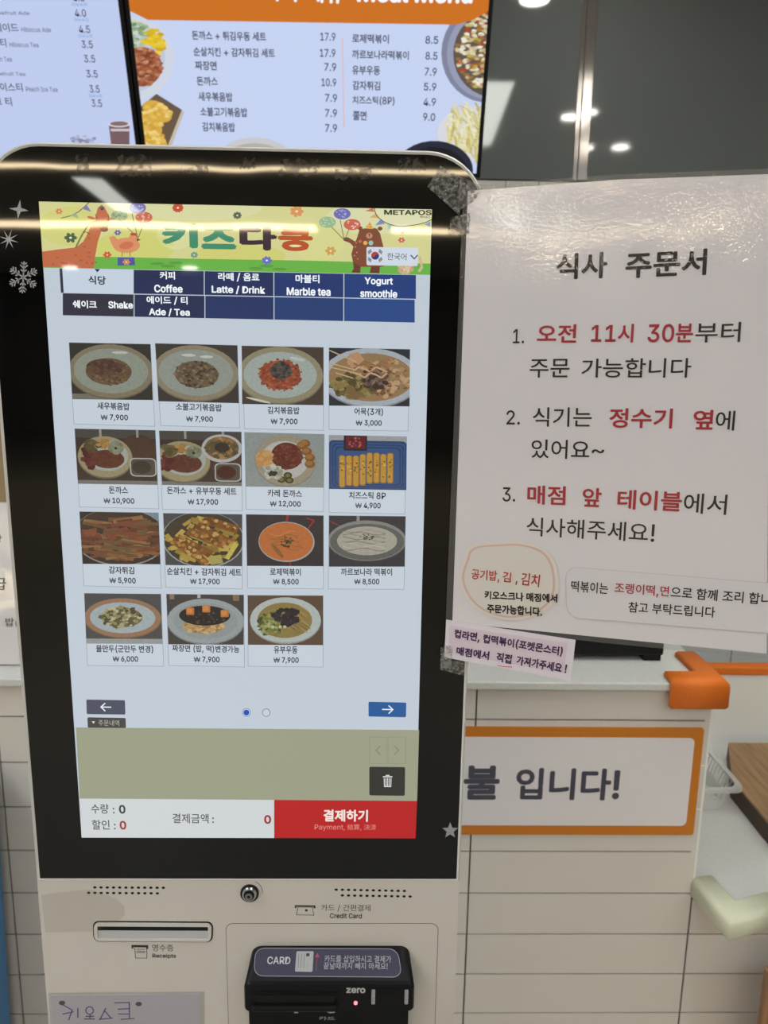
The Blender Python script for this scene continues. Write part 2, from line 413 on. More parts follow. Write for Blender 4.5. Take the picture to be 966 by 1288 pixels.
two(492, 570, (286, 292), (287, 294), 'warm linear light mirrored at the right end of the banner', 0.0, 2.6)
pp = [mirror(*p, 0) for p in ((90, 221), (128, 223), (179, 267), (150, 267))]
flat_light('light_panel', [(p.x, p.y) for p in pp], L_PANEL, 'slanted white light panel mirrored above the giraffe banner', 'ceiling light')
pp = [mirror(*p, WALLY) for p in ((585, 101), (646, 102), (617, 181), (575, 180))]
q4 = [mirror(*p, WALLY - 0.012) for p in ((733.5, 96), (745, 96), (743, 128), (732, 128))]
flat_light('light_panel', [(p.x, p.y) for p in q4], L_PANEL, 'added small white light panel for the streak in the steel joint', 'ceiling light')  # extra lamp, placed only for the white streak in the joint
flat_light('light_panel', [(p.x, p.y) for p in pp], L_PANEL, 'white light panel mirrored in dark glass beside the menu board', 'ceiling light')
for (qx, qy, Y, r, lab) in ((89, 335, 0, 0.12, 'round downlight mirrored at the left of the tab bar'), (241, 339, 0, 0.12, 'round downlight mirrored above the coffee tab'),
                            (717.5, 145.5, WALLY, 0.047, 'round downlight mirrored left of the steel joint'), (780, 183.5, WALLY, 0.047, 'round downlight mirrored right of the steel joint'),
                            (742, 137.5, WALLY - 0.012, 0.04, 'added round downlight for the upper glint in the steel joint'), (738.5, 183, WALLY - 0.012, 0.04, 'added round downlight for the lower glint in the steel joint'),  # extra pair, repeating the glass's spot reflections in the joint
                            (672, -3, WALLY, 0.05, 'round downlight mirrored at the top of the dark glass')):
    c = mirror(qx, qy, Y)
    flat_light('downlight', circ(c, r), L_SPOT, lab, 'ceiling light', 'ceiling downlights')
for (cx, cy, lab) in ((-1.4, -1.9, 'added square fill light on the left, behind the viewer'), (0.4, -2.3, 'added square fill light behind the viewer'), (1.9, -1.9, 'added square fill light on the right, behind the viewer'),
                      (-1.4, -0.5, 'added square fill light over the left of the kiosk'), (-3.0, -1.2, 'added square fill light at the far left of the kiosk')):
    flat_light('fill_panel', [(cx - 0.4, cy - 0.4), (cx + 0.4, cy - 0.4), (cx + 0.4, cy + 0.4), (cx - 0.4, cy + 0.4)], L_FILL, lab, 'ceiling light', 'added fill lights')  # fill lamps added outside the mirrored view to brighten the room

# ================================================================== tall counter with a tiled front
CP = Plane((0, YC, 0), (1, 0, 0), (0, 0, 1))
zt = onY(740, 859, YC - 0.012).z; zu = onY(740, 869, YC - 0.012).z       # countertop top and underside
xe = onY(889, 890, YC).x                                               # right end of the tall counter
rows = [911, 964, 1018, 1071, 1123.5, 1175, 1226, 1276]
zr = [onY(650, r, YC).z for r in rows]; pitch = (zr[1] - zr[-1]) / 6.0
z1 = zr[3]
xg = [onY(*p, YC).x for p in ((14, 1110), (585, 1150), (868, 1150))]
px_ = (xg[2] - xg[0]) / 3.0
def tiles(m, x0, x1, ztop, zbot):
    x = xg[2] - 8 * px_
    while x < x1:
        z = z1 + 14 * pitch
        while z > zbot:
            a, c = max(x, x0) + 0.0013, min(x + px_, x1) - 0.0013; lo, hi = max(z - pitch, zbot) + 0.0013, min(z, ztop) - 0.0013
            if c - a > 0.004 and hi - lo > 0.004: m.box(a, c, YC, YC + 0.004, lo, hi, TILE)
            z -= pitch
        x += px_
XCL = -0.95
t = thing('service_counter', 'tall cream tiled counter with white stone top behind the kiosk', 'counter', ((XCL + xe) / 2, YC + 0.25, 0))
XJ = xg[2] + 0.0013
m = MB(); m.box(XCL, XJ, YC + 0.003, YC + 0.45, 0.0, zu, GROUT); tiles(m, XCL, XJ, zu, 0.0); m.build('tiled_front', t)
m = MB(); m.box(XJ, xe, YC + 0.0005, YC + 0.45, 0.7155, zu, WHITE_PAINT, bev=0.0008); m.build('end_trim', t)
m = MB(); m.box(XCL - 0.02, xe + 0.012, YC - 0.012, YC + 0.46, zu, zt, STONE, bev=0.002); m.build('countertop', t)

# low counter to the right
ZL = 0.715
g1 = onZ(864, 1108, ZL); g2 = onZ(920, 1158, ZL); g3 = onZ(972, 1143, ZL)
dirr = (g3 - g2).normalized()
x9 = 2.0
t = thing('low_counter', 'low white stone counter with tiled front right of the tall counter', 'counter', (1.25, YC + 0.3, 0))
m = MB(); m.box(XJ + 0.0002, x9, YC + 0.003, YC + 0.60, 0.0, ZL - 0.03, GROUT); tiles(m, XJ - 0.001, x9, ZL - 0.031, 0.0); m.build('tiled_front', t)
top = [(xe + 0.014, YC + 0.6), (xe + 0.014, YC - 0.002), (g2.x, g2.y), (g2.x + dirr.x * 0.35, g2.y + dirr.y * 0.35), (x9, g2.y + dirr.y * 0.35), (x9, YC + 0.6)]
m = MB(); m.prism(top, lambda p, d: Vector((p[0], p[1], ZL - 0.028 + d)), 0.0, 0.028, STONE); m.build('countertop', t)

# foam corner guards swept along the edge
def guard(name, path, prof, mat, label):
    n = len(path); rings = []
    for i, p in enumerate(path):
        p = Vector((p[0], p[1], 0)); 
        d0 = (Vector((path[i][0] - path[i - 1][0], path[i][1] - path[i - 1][1], 0))).normalized() if i else None
        d1 = (Vector((path[i + 1][0] - path[i][0], path[i + 1][1] - path[i][1], 0))).normalized() if i < n - 1 else None
        nn = [Vector((d.y, -d.x, 0)) for d in (d0, d1) if d is not None]
        o = nn[0] if len(nn) == 1 else (nn[0] + nn[1]).normalized() / max(0.3, (nn[0] + nn[1]).normalized().dot(nn[0]))
        rings.append([p + o * q[0] + Vector((0, 0, q[1])) for q in prof])
    k = len(prof); bm = bmesh.new(); vs = [[bm.verts.new(q) for q in r] for r in rings]
    for a, c in zip(vs[:-1], vs[1:]):
        for j in range(k): bm.faces.new([a[j], a[(j + 1) % k], c[(j + 1) % k], c[j]])
    bm.faces.new(vs[0]); bm.faces.new(vs[-1][::-1]); bmesh.ops.recalc_face_normals(bm, faces=bm.faces[:])
    ends = [e for e in bm.edges if all(f.calc_area() > 0 for f in e.link_faces) and len([f for f in e.link_faces if len(f.verts) == k]) == 1]
    bmesh.ops.bevel(bm, geom=ends, offset=0.003, segments=2, affect='EDGES')
    bm.verts.index_update(); m = MB(); m.mesh([v.co.copy() for v in bm.verts], [[v.index for v in f.verts] for f in bm.faces], mat); bm.free()
    o = m.build(name, smooth=True); tag(o, label, 'corner guard'); return o
def gprof(inn, dn, th, z):
    pts = [(-inn, z + 0.0005), (-inn, z + th * 0.7), (-inn + 0.004, z + th)]
    for k in range(5):
        a = math.radians(90 - 22.5 * k); pts.append((-0.002 + (th + 0.002) * math.cos(a), z - 0.002 + (th + 0.002) * math.sin(a)))
    pts += [(th, z - dn + 0.004), (th * 0.7, z - dn), (0.0006, z - dn), (0.0006, z + 0.0005)]
    return pts
xo = onY(842, 860, YC - 0.012).x
ye = YC - 0.012
guard('corner_guard', [(xo, ye), (xe + 0.012, ye), (xe + 0.012, ye + 0.105)], gprof(0.028, 0.036, 0.009, zt), ORANGE_FOAM, 'orange foam guard on the right corner of the tall countertop')
dl = (Vector((xe + 0.014, YC - 0.002, 0)) - Vector((g2.x, g2.y, 0))).normalized()
guard('corner_guard', [(g2.x + dl.x * 0.088, g2.y + dl.y * 0.088), (g2.x, g2.y), (g2.x + dirr.x * 0.09, g2.y + dirr.y * 0.09)], gprof(0.026, 0.026, 0.009, ZL), CREAM_FOAM, 'pale cream foam guard on the low counter corner')

# prepayment sign on the tiled front
t = thing('counter_sign', 'orange framed white sign on the tiled counter front, partly behind kiosk', 'sign', (onY(700, 980, YC).x, YC - 0.003, onY(700, 1049, YC).z))
a = CP.px(883.5, 915); c = CP.px(872.5, 1049); xsl = CP.px(420, 980).x
xsr = (a.x + c.x) / 2
m = MB(); m.prism(rrect(xsl, c.y, xsr, a.y, 0.004), lambda p, d: CP.at(p, d), 0.0002, 0.003, ORANGE); m.build('border', t)
a2 = CP.px(870.5, 927); c2 = CP.px(864, 1037)
m = MB(); m.prism(rrect(xsl + 0.013, c2.y, (a2.x + c2.x) / 2, a2.y, 0.008), lambda p, d: CP.at(p, d), 0.003, 0.0036, PAPER); m.build('panel', t)
m = MB(); m.text(CP, '선', (525, 1004), (571, 1004), 43, 0.0040, INK, (74, 72, 86), 0.035)
m.text(CP, '불', (582, 1004), (627, 1004), 43, 0.0040, INK, (74, 72, 86), 0.035)
m.text(CP, '입니다!', (647, 1004), (777, 1005), 40, 0.0040, INK, (74, 72, 86), 0.03); m.build('lettering', t)

# black terminal on the counter behind the notice
q = onZ(834, 832, zt); xl = onZ(600, 826, zt).x
t = thing('payment_terminal', 'black terminal standing on the tall countertop behind the notice', 'terminal', ((xl + q.x) / 2, q.y + 0.05, zt))
m = MB(); m.box(xl, q.x, q.y, q.y + 0.12, zt + 0.009, zt + 0.17, BLACK_PLASTIC, bev=0.003); m.build('body', t)
for xx in (xl + 0.004, q.x - 0.03):
    m = MB(); m.box(xx, xx + 0.027, q.y + 0.002, q.y + 0.11, zt, zt + 0.010, BLACK_PLASTIC, bev=0.001); m.build('foot', t)

# white divider with an orange top edge
YD = 0.95
p0 = onY(905, 838, YD); p1 = onY(930, 849, YD)
t = thing('divider_panel', 'white divider panel with orange top edge behind the tray', 'divider', (1.2, YD, ZL))
m = MB(); m.box(xe + 0.03, 1.95, YD, YD + 0.02, ZL, p0.z - 0.006, WHITE_PAINT, bev=0.001); m.build('panel', t)
m = MB(); m.box(xe + 0.03, 1.95, YD - 0.004, YD + 0.024, p1.z, p0.z, ORANGE_FOAM, bev=0.004, seg=3); m.build('edge_trim', t)

# white tiled back counter behind the divider
t = thing('back_counter', 'white tiled back counter seen below the notice corner, behind the divider', 'counter', (1.3, 1.45, 0))
m = MB(); m.box(xe + 0.05, 2.3, 1.304, 1.6, 0.0, 0.93, GROUT)
xx = onY(920, 831, 1.3).x - 0.9
while xx < 2.3:
    zz_ = 0.93
    while zz_ > 0.05:
        a, c = max(xx, xe + 0.05), min(xx + 0.297, 2.3)
        if c - a > 0.01: m.box(a, c, 1.3, 1.306, max(zz_ - 0.198, 0.0), zz_, WALLTILE)
        zz_ -= 0.2
    xx += 0.3
m.build('tiled_front', t)
m = MB(); m.box(xe + 0.04, 2.31, 1.29, 1.6, 0.9305, 0.955, STONE, bev=0.002); m.build('countertop', t)

# wooden tray on the low counter
ZT = 0.752
pts = [onZ(*p, ZT) for p in ((916, 934), (921, 980), (990, 1062))]
poly = [(pts[0].x, pts[0].y), (pts[1].x, pts[1].y), (pts[2].x, pts[2].y), (pts[2].x + 0.25, pts[2].y + 0.02), (pts[2].x + 0.25, pts[0].y)]
t = thing('wooden_tray', 'brown wooden tray with dark edge on the low counter', 'tray', (pts[1].x + 0.1, pts[1].y, ZL))
m = MB(); m.prism(poly, lambda p, d: Vector((p[0], p[1], ZL + d)), 0.001, ZT - ZL - 0.004, WOOD_DARK); m.build('base', t)
m = MB(); m.prism(poly, lambda p, d: Vector((p[0], p[1], ZL + d)), ZT - ZL - 0.004, ZT - ZL, WOOD); m.build('top', t)

# translucent basket
bx0, bx1, by0, by1, bz0, bz1 = xe + 0.02, onZ(931, 1020, 0.73).x, onZ(930, 1024, ZL).y, min(onZ(930, 1024, ZL).y + 0.25, 0.945), ZL + 0.001, onY(931, 990, onZ(930, 1024, ZL).y).z
t = thing('storage_basket', 'clear plastic slotted basket on the low counter beside the tall counter', 'basket', ((bx0 + bx1) / 2, by0 + 0.1, ZL))
def ring2(z, ins): return [(x, y, z) for x, y in rrect(bx0 + ins, by0 + ins, bx1 - ins, by1 - ins, 0.02, 6)]
m = MB(); n = len(ring2(0, 0)); hh = bz1 - bz0
outer = [ring2(bz0, 0.012), ring2(bz0 + hh * 0.45, 0.006)]
vs = outer[0] + outer[1]
m.mesh(vs, [[k, (k + 1) % n, n + (k + 1) % n, n + k] for k in range(n)] + [list(range(n))[::-1]], BASKET); 
up0, up1 = ring2(bz0 + hh * 0.45, 0.006), ring2(bz1 - 0.004, 0.001)
N = 64
def along(r, f):
    per = [math.dist(r[k][:2], r[(k + 1) % n][:2]) for k in range(n)]; T = sum(per); d = f * T
    for k in range(n):
        if d <= per[k] or k == n - 1:
            s_ = min(1, d / per[k]) if per[k] > 0 else 0; a, c = r[k], r[(k + 1) % n]; return Vector((a[0] + (c[0] - a[0]) * s_, a[1] + (c[1] - a[1]) * s_, a[2]))
        d -= per[k]
for k in range(N):
    f0, f1 = k / N, (k + 0.5) / N
    m.face([along(up0, f0), along(up0, f1), along(up1, f1), along(up1, f0)], BASKET)
m.build('basket_wall', t)
m = MB(); r0 = ring2(bz1 - 0.004, 0.001); r1 = ring2(bz1, 0.0); r2 = ring2(bz1, -0.009); r3 = ring2(bz1 - 0.006, -0.010)
vs = r0 + r1 + r2 + r3
m.mesh(vs, [[q_ * n + k, q_ * n + (k + 1) % n, (q_ + 1) * n + (k + 1) % n, (q_ + 1) * n + k] for q_ in range(3) for k in range(n)], BASKET); m.build('rim', t)

# wooden upright at the right edge
a = onY(957, 1226, 0.42); 
m = MB(); m.box(a.x + 0.012, a.x + 0.30, 0.42, 0.436, 0.0, a.z, WOODV, bev=0.002); o = m.build('wooden_board'); tag(o, 'brown wooden board standing before the low counter at right', 'board')

# left: notice holder, carton, bin
yh = onZ(10, 838, zt).y
tilt = math.radians(14)
HP = Plane((onZ(10, 838, zt).x, yh, zt + 0.003), (1, 0, 0), (0, math.sin(tilt), math.cos(tilt)))
t = thing('notice_holder', 'white laminated notice leaning on the countertop at far left', 'notice', (HP.o.x, yh + 0.02, zt))
a = HP.px(-70, 838); c = HP.px(60, 632); ytop = HP.px(15, 632).y
m = MB(); m.prism(rrect(a.x, 0.0, HP.px(48, 800).x, ytop, 0.003), lambda p, d: HP.at(p, d), -0.001, 0.0, PAPER); m.prism(rrect(a.x, 0.0, HP.px(48, 800).x, ytop, 0.003), lambda p, d: HP.at(p, d), 0.0, 0.0006, LAMINK, (214, 208, 208)); m.build('sheet', t)
m = MB()
m.text(HP, '급', (-8, 742), (8, 742), 15, 0.001, INK, (60, 58, 60), 0.01); m.build('text_line', t); m = MB(); m.text(HP, '밥(', (7, 789), (23, 789), 12, 0.001, INK, (60, 58, 60), 0.01)
m.build('text_line', t); m = MB(); m.text(HP, '당', (-9, 683), (3, 683), 10, 0.001, INK, (60, 58, 60), 0.01); m.build('text_line', t)
m = MB(); e = HP.at((0.0, ytop * 0.75), -0.0015); m.hexa([Vector((e.x - 0.02, e.y, e.z)), Vector((e.x + 0.02, e.y, e.z)), Vector((e.x + 0.02, e.y + 0.003, e.z)), Vector((e.x - 0.02, e.y + 0.003, e.z))][::-1] and [Vector((e.x - 0.02, e.y + 0.07, zt)), Vector((e.x + 0.02, e.y + 0.07, zt)), Vector((e.x + 0.02, e.y + 0.073, zt)), Vector((e.x - 0.02, e.y + 0.073, zt))], [Vector((e.x - 0.02, e.y, e.z)), Vector((e.x + 0.02, e.y, e.z)), Vector((e.x + 0.02, e.y + 0.003, e.z)), Vector((e.x - 0.02, e.y + 0.003, e.z))], PAPER); m.build('prop_leg', t)
yb_ = YC + 0.2
t = thing('carton', 'brown cardboard carton standing behind the far left notice', 'box', (onY(-10, 640, yb_).x, yb_ + 0.08, zt))
xq0, xq1, zq = onY(-90, 640, yb_).x, onY(60, 640, yb_).x, onY(10, 525, yb_).z
m = MB(); m.box(xq0, xq1, yb_, yb_ + 0.16, zt, zq, CARD, bev=0.002); m.build('body', t)
m = MB(); m.box(xq0 - 0.001, xq1 + 0.001, yb_ + 0.06, yb_ + 0.10, zq - 0.03, zq + 0.0006, TAPE); m.build('packing_tape', t)
yb2 = 0.30
a = onY(-3, 1092, yb2); a.x = onY(9, 1092, yb2 + 0.2).x; tp = onY(5, 1040, yb2)
t = thing('waste_bin', 'blue plastic bin with grey lid in front of the counter at left', 'bin', (a.x - 0.12, yb2 + 0.1, 0))
m = MB(); m.hexa([(a.x - 0.25, yb2 + .01, 0.001), (a.x - 0.02, yb2 + .01, 0.001), (a.x - 0.02, yb2 + 0.19, 0.001), (a.x - 0.25, yb2 + 0.19, 0.001)], [(a.x - 0.27, yb2, a.z), (a.x, yb2, a.z), (a.x, yb2 + 0.2, a.z), (a.x - 0.27, yb2 + 0.2, a.z)], BLUE_PLASTIC, bev=0.012, seg=3); m.build('body', t)
m = MB(); m.hexa([(a.x - 0.275, yb2 - .004, a.z + 0.0005), (a.x + 0.004, yb2 - .004, a.z + 0.0005), (a.x + 0.004, yb2 + 0.204, a.z + 0.0005), (a.x - 0.275, yb2 + 0.204, a.z + 0.0005)], [(a.x - 0.24, yb2 + 0.02, tp.z), (a.x - 0.03, yb2 + 0.02, tp.z), (a.x - 0.03, yb2 + 0.18, tp.z), (a.x - 0.24, yb2 + 0.18, tp.z)], GREY_PLASTIC, bev=0.012, seg=3); m.build('lid', t)

# ================================================================== menu boards on the back wall
bt = math.radians(18)
o0 = onY(604, 190, 1.47)
MP = Plane(o0, (1, 0, 0), (0, -math.sin(bt), math.cos(bt)))
def board(label, frame, scr):                                    # plane rectangles (x0, y0, x1, y1)
    base = MP.at(((frame[0] + frame[2]) / 2, frame[1]), 0)
    t = thing('menu_board', label, 'screen', base, 'lit menu boards')
    m = MB(); m.prism(rrect(*frame, 0.002), lambda p, d: MP.at(p, d), -0.04, 0.0, DARK_PLASTIC); m.build('frame', t)
    e = MP.at(((frame[0] + frame[2]) / 2, (frame[1] + frame[3]) / 2), -0.04)
    m = MB(); m.box(e.x - 0.06, e.x + 0.06, e.y - 0.005, WALLY - 0.0045, e.z - 0.04, e.z + 0.04, DARK_PLASTIC, bev=0.003); m.build('wall_bracket', t)
    return t
BG = (197, 210, 241)
xr0 = MP.px(177.5, 100).x; xr1 = MP.px(608.5, 100).x; yb0 = MP.px(400, 214).y; hgt = (xr1 - xr0) * 9 / 16
R1 = (xr0, yb0, xr1, yb0 + hgt); fr = 0.010
R1 = (MP.px(168.5, 55).x, yb0, MP.px(611, 55).x, yb0 + hgt)
t = board('right lit menu board with orange meal header above the kiosk', (R1[0] - fr, R1[1] - fr, R1[2] + fr, R1[3] + fr), R1)
h = 0.0006
m = MB(); m.flat(MP, rrect(*R1, 0.0), h, BOARD, BG); scr = m.build('screen', t)
def clip(poly, x0, y0, x1, y1):
    for ax, lim, sg in ((0, x0, 1), (0, x1, -1), (1, y0, 1), (1, y1, -1)):
        out = []
        for i in range(len(poly)):
            p, q = poly[i - 1], poly[i]; a, c = (p[ax] - lim) * sg, (q[ax] - lim) * sg
            if (a >= 0) != (c >= 0):
                k = a / (a - c); out.append((p[0] + (q[0] - p[0]) * k, p[1] + (q[1] - p[1]) * k))
            if c >= 0: out.append((q[0], q[1]))
        poly = out
        if len(poly) < 3: return []
    return poly
def cflat(m, R, ptspx, hh, col, mat=BOARD, pl=None):
    p = clip([tuple((pl or MP).px(*q)) for q in ptspx], *R)
    if len(p) >= 3: m.flat(pl or MP, p, hh, mat, col)
def ell(cx, cy, rx, ry, n=30, rot=0.0):
    c, s_ = math.cos(rot), math.sin(rot); return [(cx + rx * math.cos(2 * math.pi * k / n) * c - ry * math.sin(2 * math.pi * k / n) * s_, cy + rx * math.cos(2 * math.pi * k / n) * s_ + ry * math.sin(2 * math.pi * k / n) * c) for k in range(n)]
def blob(cx, cy, r, el=0.6):
    n = random.randint(5, 7); a0 = random.random() * 6; return [(cx + r * random.uniform(.7, 1.2) * math.cos(a0 + 6.283 * k / n), cy + el * r * random.uniform(.7, 1.2) * math.sin(a0 + 6.283 * k / n)) for k in range(n)]
def scatter(cx, cy, rx, ry, n):
    for _ in range(n):
        a = random.random() * 6.283; r = math.sqrt(random.random()); yield cx + rx * r * math.cos(a), cy + ry * r * math.sin(a)
# header
m = MB(); cflat(m, R1, [(120, -80), (640, -80), (640, 2), (618, 12), (595, 25), (575, 31), (400, 28.5), (186, 25), (170, 17), (152, 8), (140, 0)], h * 2, (203, 112, 30))
m.text(MP, '식사 메뉴', (330, 1), (432, 5), 34, h * 4, BOARD, (246, 248, 255), 0.03); m.text(MP, 'Meal Menu', (449, 3), (594, 5), 27, h * 4, BOARD, (246, 248, 255), 0.03)
m.build('header', scr)
DK = (52, 56, 78)
left = [('돈까스 + 튀김우동 세트', 242, 335, 50, '17.9', 403, 422), ('순살치킨 + 감자튀김 세트', 244, 346, 70.5, '17.9', 402.5, 422), ('짜장면', 246, 273, 88, '7.9', 408, 423), ('돈까스', 248, 274.5, 107.5, '10.9', 404.5, 423), ('새우볶음밥', 250, 293, 127, '7.9', 409, 424), ('소불고기볶음밥', 252.5, 311.5, 146, '7.9', 409, 424), ('김치볶음밥', 255, 296, 165, '7.9', 409, 424)]
right = [('로제떡볶이', 443, 489, 54, '8.5', 535, 551), ('까르보나라떡볶이', 443, 514, 74, '8.5', 535, 550), ('유부우동', 443, 478, 94, '7.9', 534, 549), ('감자튀김', 443.5, 478, 113, '5.9', 533, 548.5), ('치즈스틱(8P)', 443.5, 496, 132, '4.9', 532.5, 548), ('쫄면', 444, 461, 151, '9.0', 532, 547)]
for k, (nm, xa_, xb_, yy, pr, pa, pb) in enumerate(left + right):
    m = MB(); lf = k < len(left); s_ = 0.022
    m.text(MP, nm, (xa_, yy), (xb_, yy + s_ * (xb_ - xa_)), 11.5, h * 2, BOARD, DK, 0.022); m.build('menu_row', scr); m = MB()
    y2 = yy + s_ * (pa - xa_) - (2.5 if lf else 1)
    m.text(MP, pr, (pa, y2), (pb, y2 + s_ * 16), 10, h * 2, BOARD, DK, 0.012); m.build('menu_price', scr)
m = MB(); cflat(m, R1, [(430, 48), (431.2, 48), (433.2, 161), (432, 161)], h * 2, (226, 178, 172)); m.build('divider_line', scr)
# dishes
m = MB(); cflat(m, R1, ell(165, 74, 54, 53, rot=0.1), h * 2, (206, 212, 226)); cflat(m, R1, ell(163, 72, 45, 45), h * 2.3, (190, 198, 216))
for x, y in scatter(168, 42, 20, 18, 60): cflat(m, R1, blob(x, y, 5), h * 2.6, random.choice([(170, 190, 160), (140, 168, 120), (200, 212, 190), (110, 140, 90)]))
for x, y in scatter(195, 52, 13, 15, 50): cflat(m, R1, blob(x, y, 5), h * 2.9, random.choice([(222, 188, 40), (236, 206, 60), (200, 160, 30)]))
cflat(m, R1, ell(178, 84, 26, 25), h * 3.0, (150, 84, 54))
for x, y in scatter(177, 84, 26, 25, 150): cflat(m, R1, blob(x, y, 4), h * 3.3, random.choice([(168, 98, 66), (140, 72, 46), (186, 122, 88), (120, 60, 40), (200, 150, 120)]))
m.build('dish_picture', scr)
m = MB(); cflat(m, R1, [(170, 140), (197, 118), (229, 138), (212, 184), (175, 186)], h * 3.4, (104, 84, 66)); cflat(m, R1, [(229, 138), (232, 141), (215, 186), (211, 184)], h * 3.5, (196, 184, 170))
for c in ((198, 140), (186, 158), (192, 176), (178, 186)):
    cflat(m, R1, ell(c[0], c[1], 20, 12, 16, 0.5), h * 3.6, (214, 170, 70))
    for x, y in scatter(c[0], c[1], 17, 10, 26): cflat(m, R1, blob(x, y, 4), h * 3.9, random.choice([(226, 186, 88), (206, 158, 60), (236, 206, 120)]))
m.build('dish_picture', scr)
m = MB(); cflat(m, R1, ell(612, 67, 57, 62), h * 2, (128, 132, 156)); cflat(m, R1, ell(614, 68, 52, 57), h * 2.2, (150, 154, 180)); cflat(m, R1, ell(620, 68, 50, 54), h * 2.4, (96, 84, 76))
for x, y in scatter(622, 66, 48, 50, 420): cflat(m, R1, blob(x, y, 4), h * 2.7, random.choice([(222, 214, 186), (196, 182, 130), (170, 70, 40), (148, 112, 60), (236, 230, 212), (184, 170, 70)]))
m.build('dish_picture', scr)
# the header keeps its place in front of the bowl
m = MB(); cflat(m, R1, [(560, -40), (640, -40), (640, 2), (618, 12), (595, 25), (575, 31), (560, 31)], h * 3.2, (203, 112, 30)); m.build('header_corner', scr)
m = MB(); cflat(m, R1, ell(596, 168, 46, 34), h * 2, (214, 216, 222))
for x, y in scatter(594, 164, 34, 32, 170):
    a = random.uniform(-0.9, 0.9) + 1.2; L = random.uniform(5, 12); dx, dy = L * math.cos(a), L * math.sin(a); cflat(m, R1, [(x - dx, y - dy), (x - dx + 3, y - dy), (x + dx + 3, y + dy), (x + dx, y + dy)], h * 2.5, random.choice([(222, 214, 160), (206, 196, 130), (232, 228, 196), (190, 176, 96)]))
m.build('dish_picture', scr)
m = MB(); cflat(m, R1, ell(546, 214, 49, 37), h * 3, (38, 40, 58)); cflat(m, R1, ell(546, 216, 42, 31), h * 3.2, (24, 24, 32)); m.build('dish_picture', scr)
m = MB(); cflat(m, R1, ell(320, 196, 44, 23), h * 2, (198, 200, 204)); cflat(m, R1, ell(320, 198, 36, 18), h * 2.2, (180, 176, 168)); m.build('dish_picture', scr)

xq = R1[0] - 2 * fr - 0.004
R2 = (xq - (R1[2] - R1[0]), R1[1], xq, R1[3])
t = board('left lit drinks menu board beside the meal menu board', (R2[0] - fr, R2[1] - fr, R2[2] + fr, R2[3] + fr), R2)
m = MB(); m.flat(MP, rrect(*R2, 0.0), h, BOARD, (190, 203, 238)); scr = m.build('screen', t)
BL = (96, 160, 214)
rowsL = [('', '', 0, 0, 0.3, '4.0', 92, 107, True), ('자몽 에이드', 'Grapefruit Ade', -15, 38, 19.5, '4.0', 95, 109, True), ('히비스커스 에이드', 'Hibiscus Ade', 27.5, 64.5, 40, '4.5', 100, 114, True), ('히비스커스 티', 'Hibiscus Tea', 12.5, 49, 59, '3.5', 103.5, 117.5, False), ('레몬 티', 'Lemon Tea', -14, 15.5, 77, '3.5', 106.5, 120.5, False), ('자몽 티', 'Grapefruit Tea', -15, 32.5, 96, '3.5', 109.5, 123.5, False), ('복숭아 아이스티', 'Peach Ice Tea', 33.5, 73, 115, '3.5', 113.5, 126, True), ('밀크 티', '', 0, 0, 133, '3.5', 116, 129, False)]
kor = {1: (-52, -18), 2: (-62, 24.5), 3: (-50, 9), 4: (-40, -17), 5: (-46, -18), 6: (-42, 29.5), 7: (-16, 16)}
for k, (ko, en, ea, eb, yy, pr, pa, pb, sub) in enumerate(rowsL):
    m = MB()
    if ko: m.text(MP, ko, (kor[k][0], yy - 0.5), (kor[k][1], yy + 0.3), 11, h * 2, BOARD, DK, 0.012)
    if en: m.text(MP, en, (ea, yy), (eb, yy + 0.7), 6, h * 2, BOARD, (84, 86, 110), 0.005)
    if ko: m.build('menu_row', scr); m = MB()
    y2 = yy + 1.5
    m.text(MP, pr, (pa, y2), (pb, y2 + 0.3), 9.5, h * 2, BOARD, DK, 0.008)
    if sub: m.text(MP, '(Ice 4.0)', (pa - 1, y2 + 6), (pb + 3, y2 + 6.3), 4.5, h * 2, BOARD, BL, 0.01)
    m.build('menu_price', scr)
m = MB(); cflat(m, R2, [(137, 158), (163, 158), (163, 205), (143, 205)], h * 2, (118, 92, 98)); cflat(m, R2, ell(150, 156, 13.5, 4), h * 2.3, (222, 218, 222)); cflat(m, R2, ell(150, 155.5, 11.5, 3), h * 2.5, (128, 106, 108))
cflat(m, R2, [(139, 162), (163, 162), (163, 165), (140, 165)], h * 2.4, (206, 198, 206)); m.build('drink_picture', scr)
m = MB()
for x, y in scatter(105, 175, 15, 4.5, 30): cflat(m, R2, blob(x, y, 3), h * 2, random.choice([(150, 152, 180), (130, 132, 160), (172, 176, 206)]))
m.build('drink_picture', scr)

# ================================================================== the ordering kiosk
KP = Plane((0, 0, 0), (1, 0, 0), (0, 0, 1))
xl = (KP.px(20, 700).x + KP.px(50, 1104).x) / 2; xr = (KP.px(582, 850).x + KP.px(575.5, 1104).x) / 2
ztp = KP.px(300, 190).y; zb = KP.px(310, 1104).y; RIM = 0.0024; rad = 0.036
zlow = 0.93
kiosk = thing('ordering_kiosk', 'white ordering kiosk with tall lit touch screen showing food pictures', 'kiosk', ((xl + xr) / 2, 0.03, 0.0))
k3 = lambda p, d: KP.at(p, d)
m = MB()
out = rrect(xl - RIM, zlow, xr + RIM, ztp + RIM, [0.004, 0.004, rad + RIM, rad + RIM], 10)
inn = rrect(xl, zb, xr, ztp, [0.0005, 0.0005, rad, rad], 10)
m.prism(out, k3, -0.065, -0.001, WHITE_SHELL)
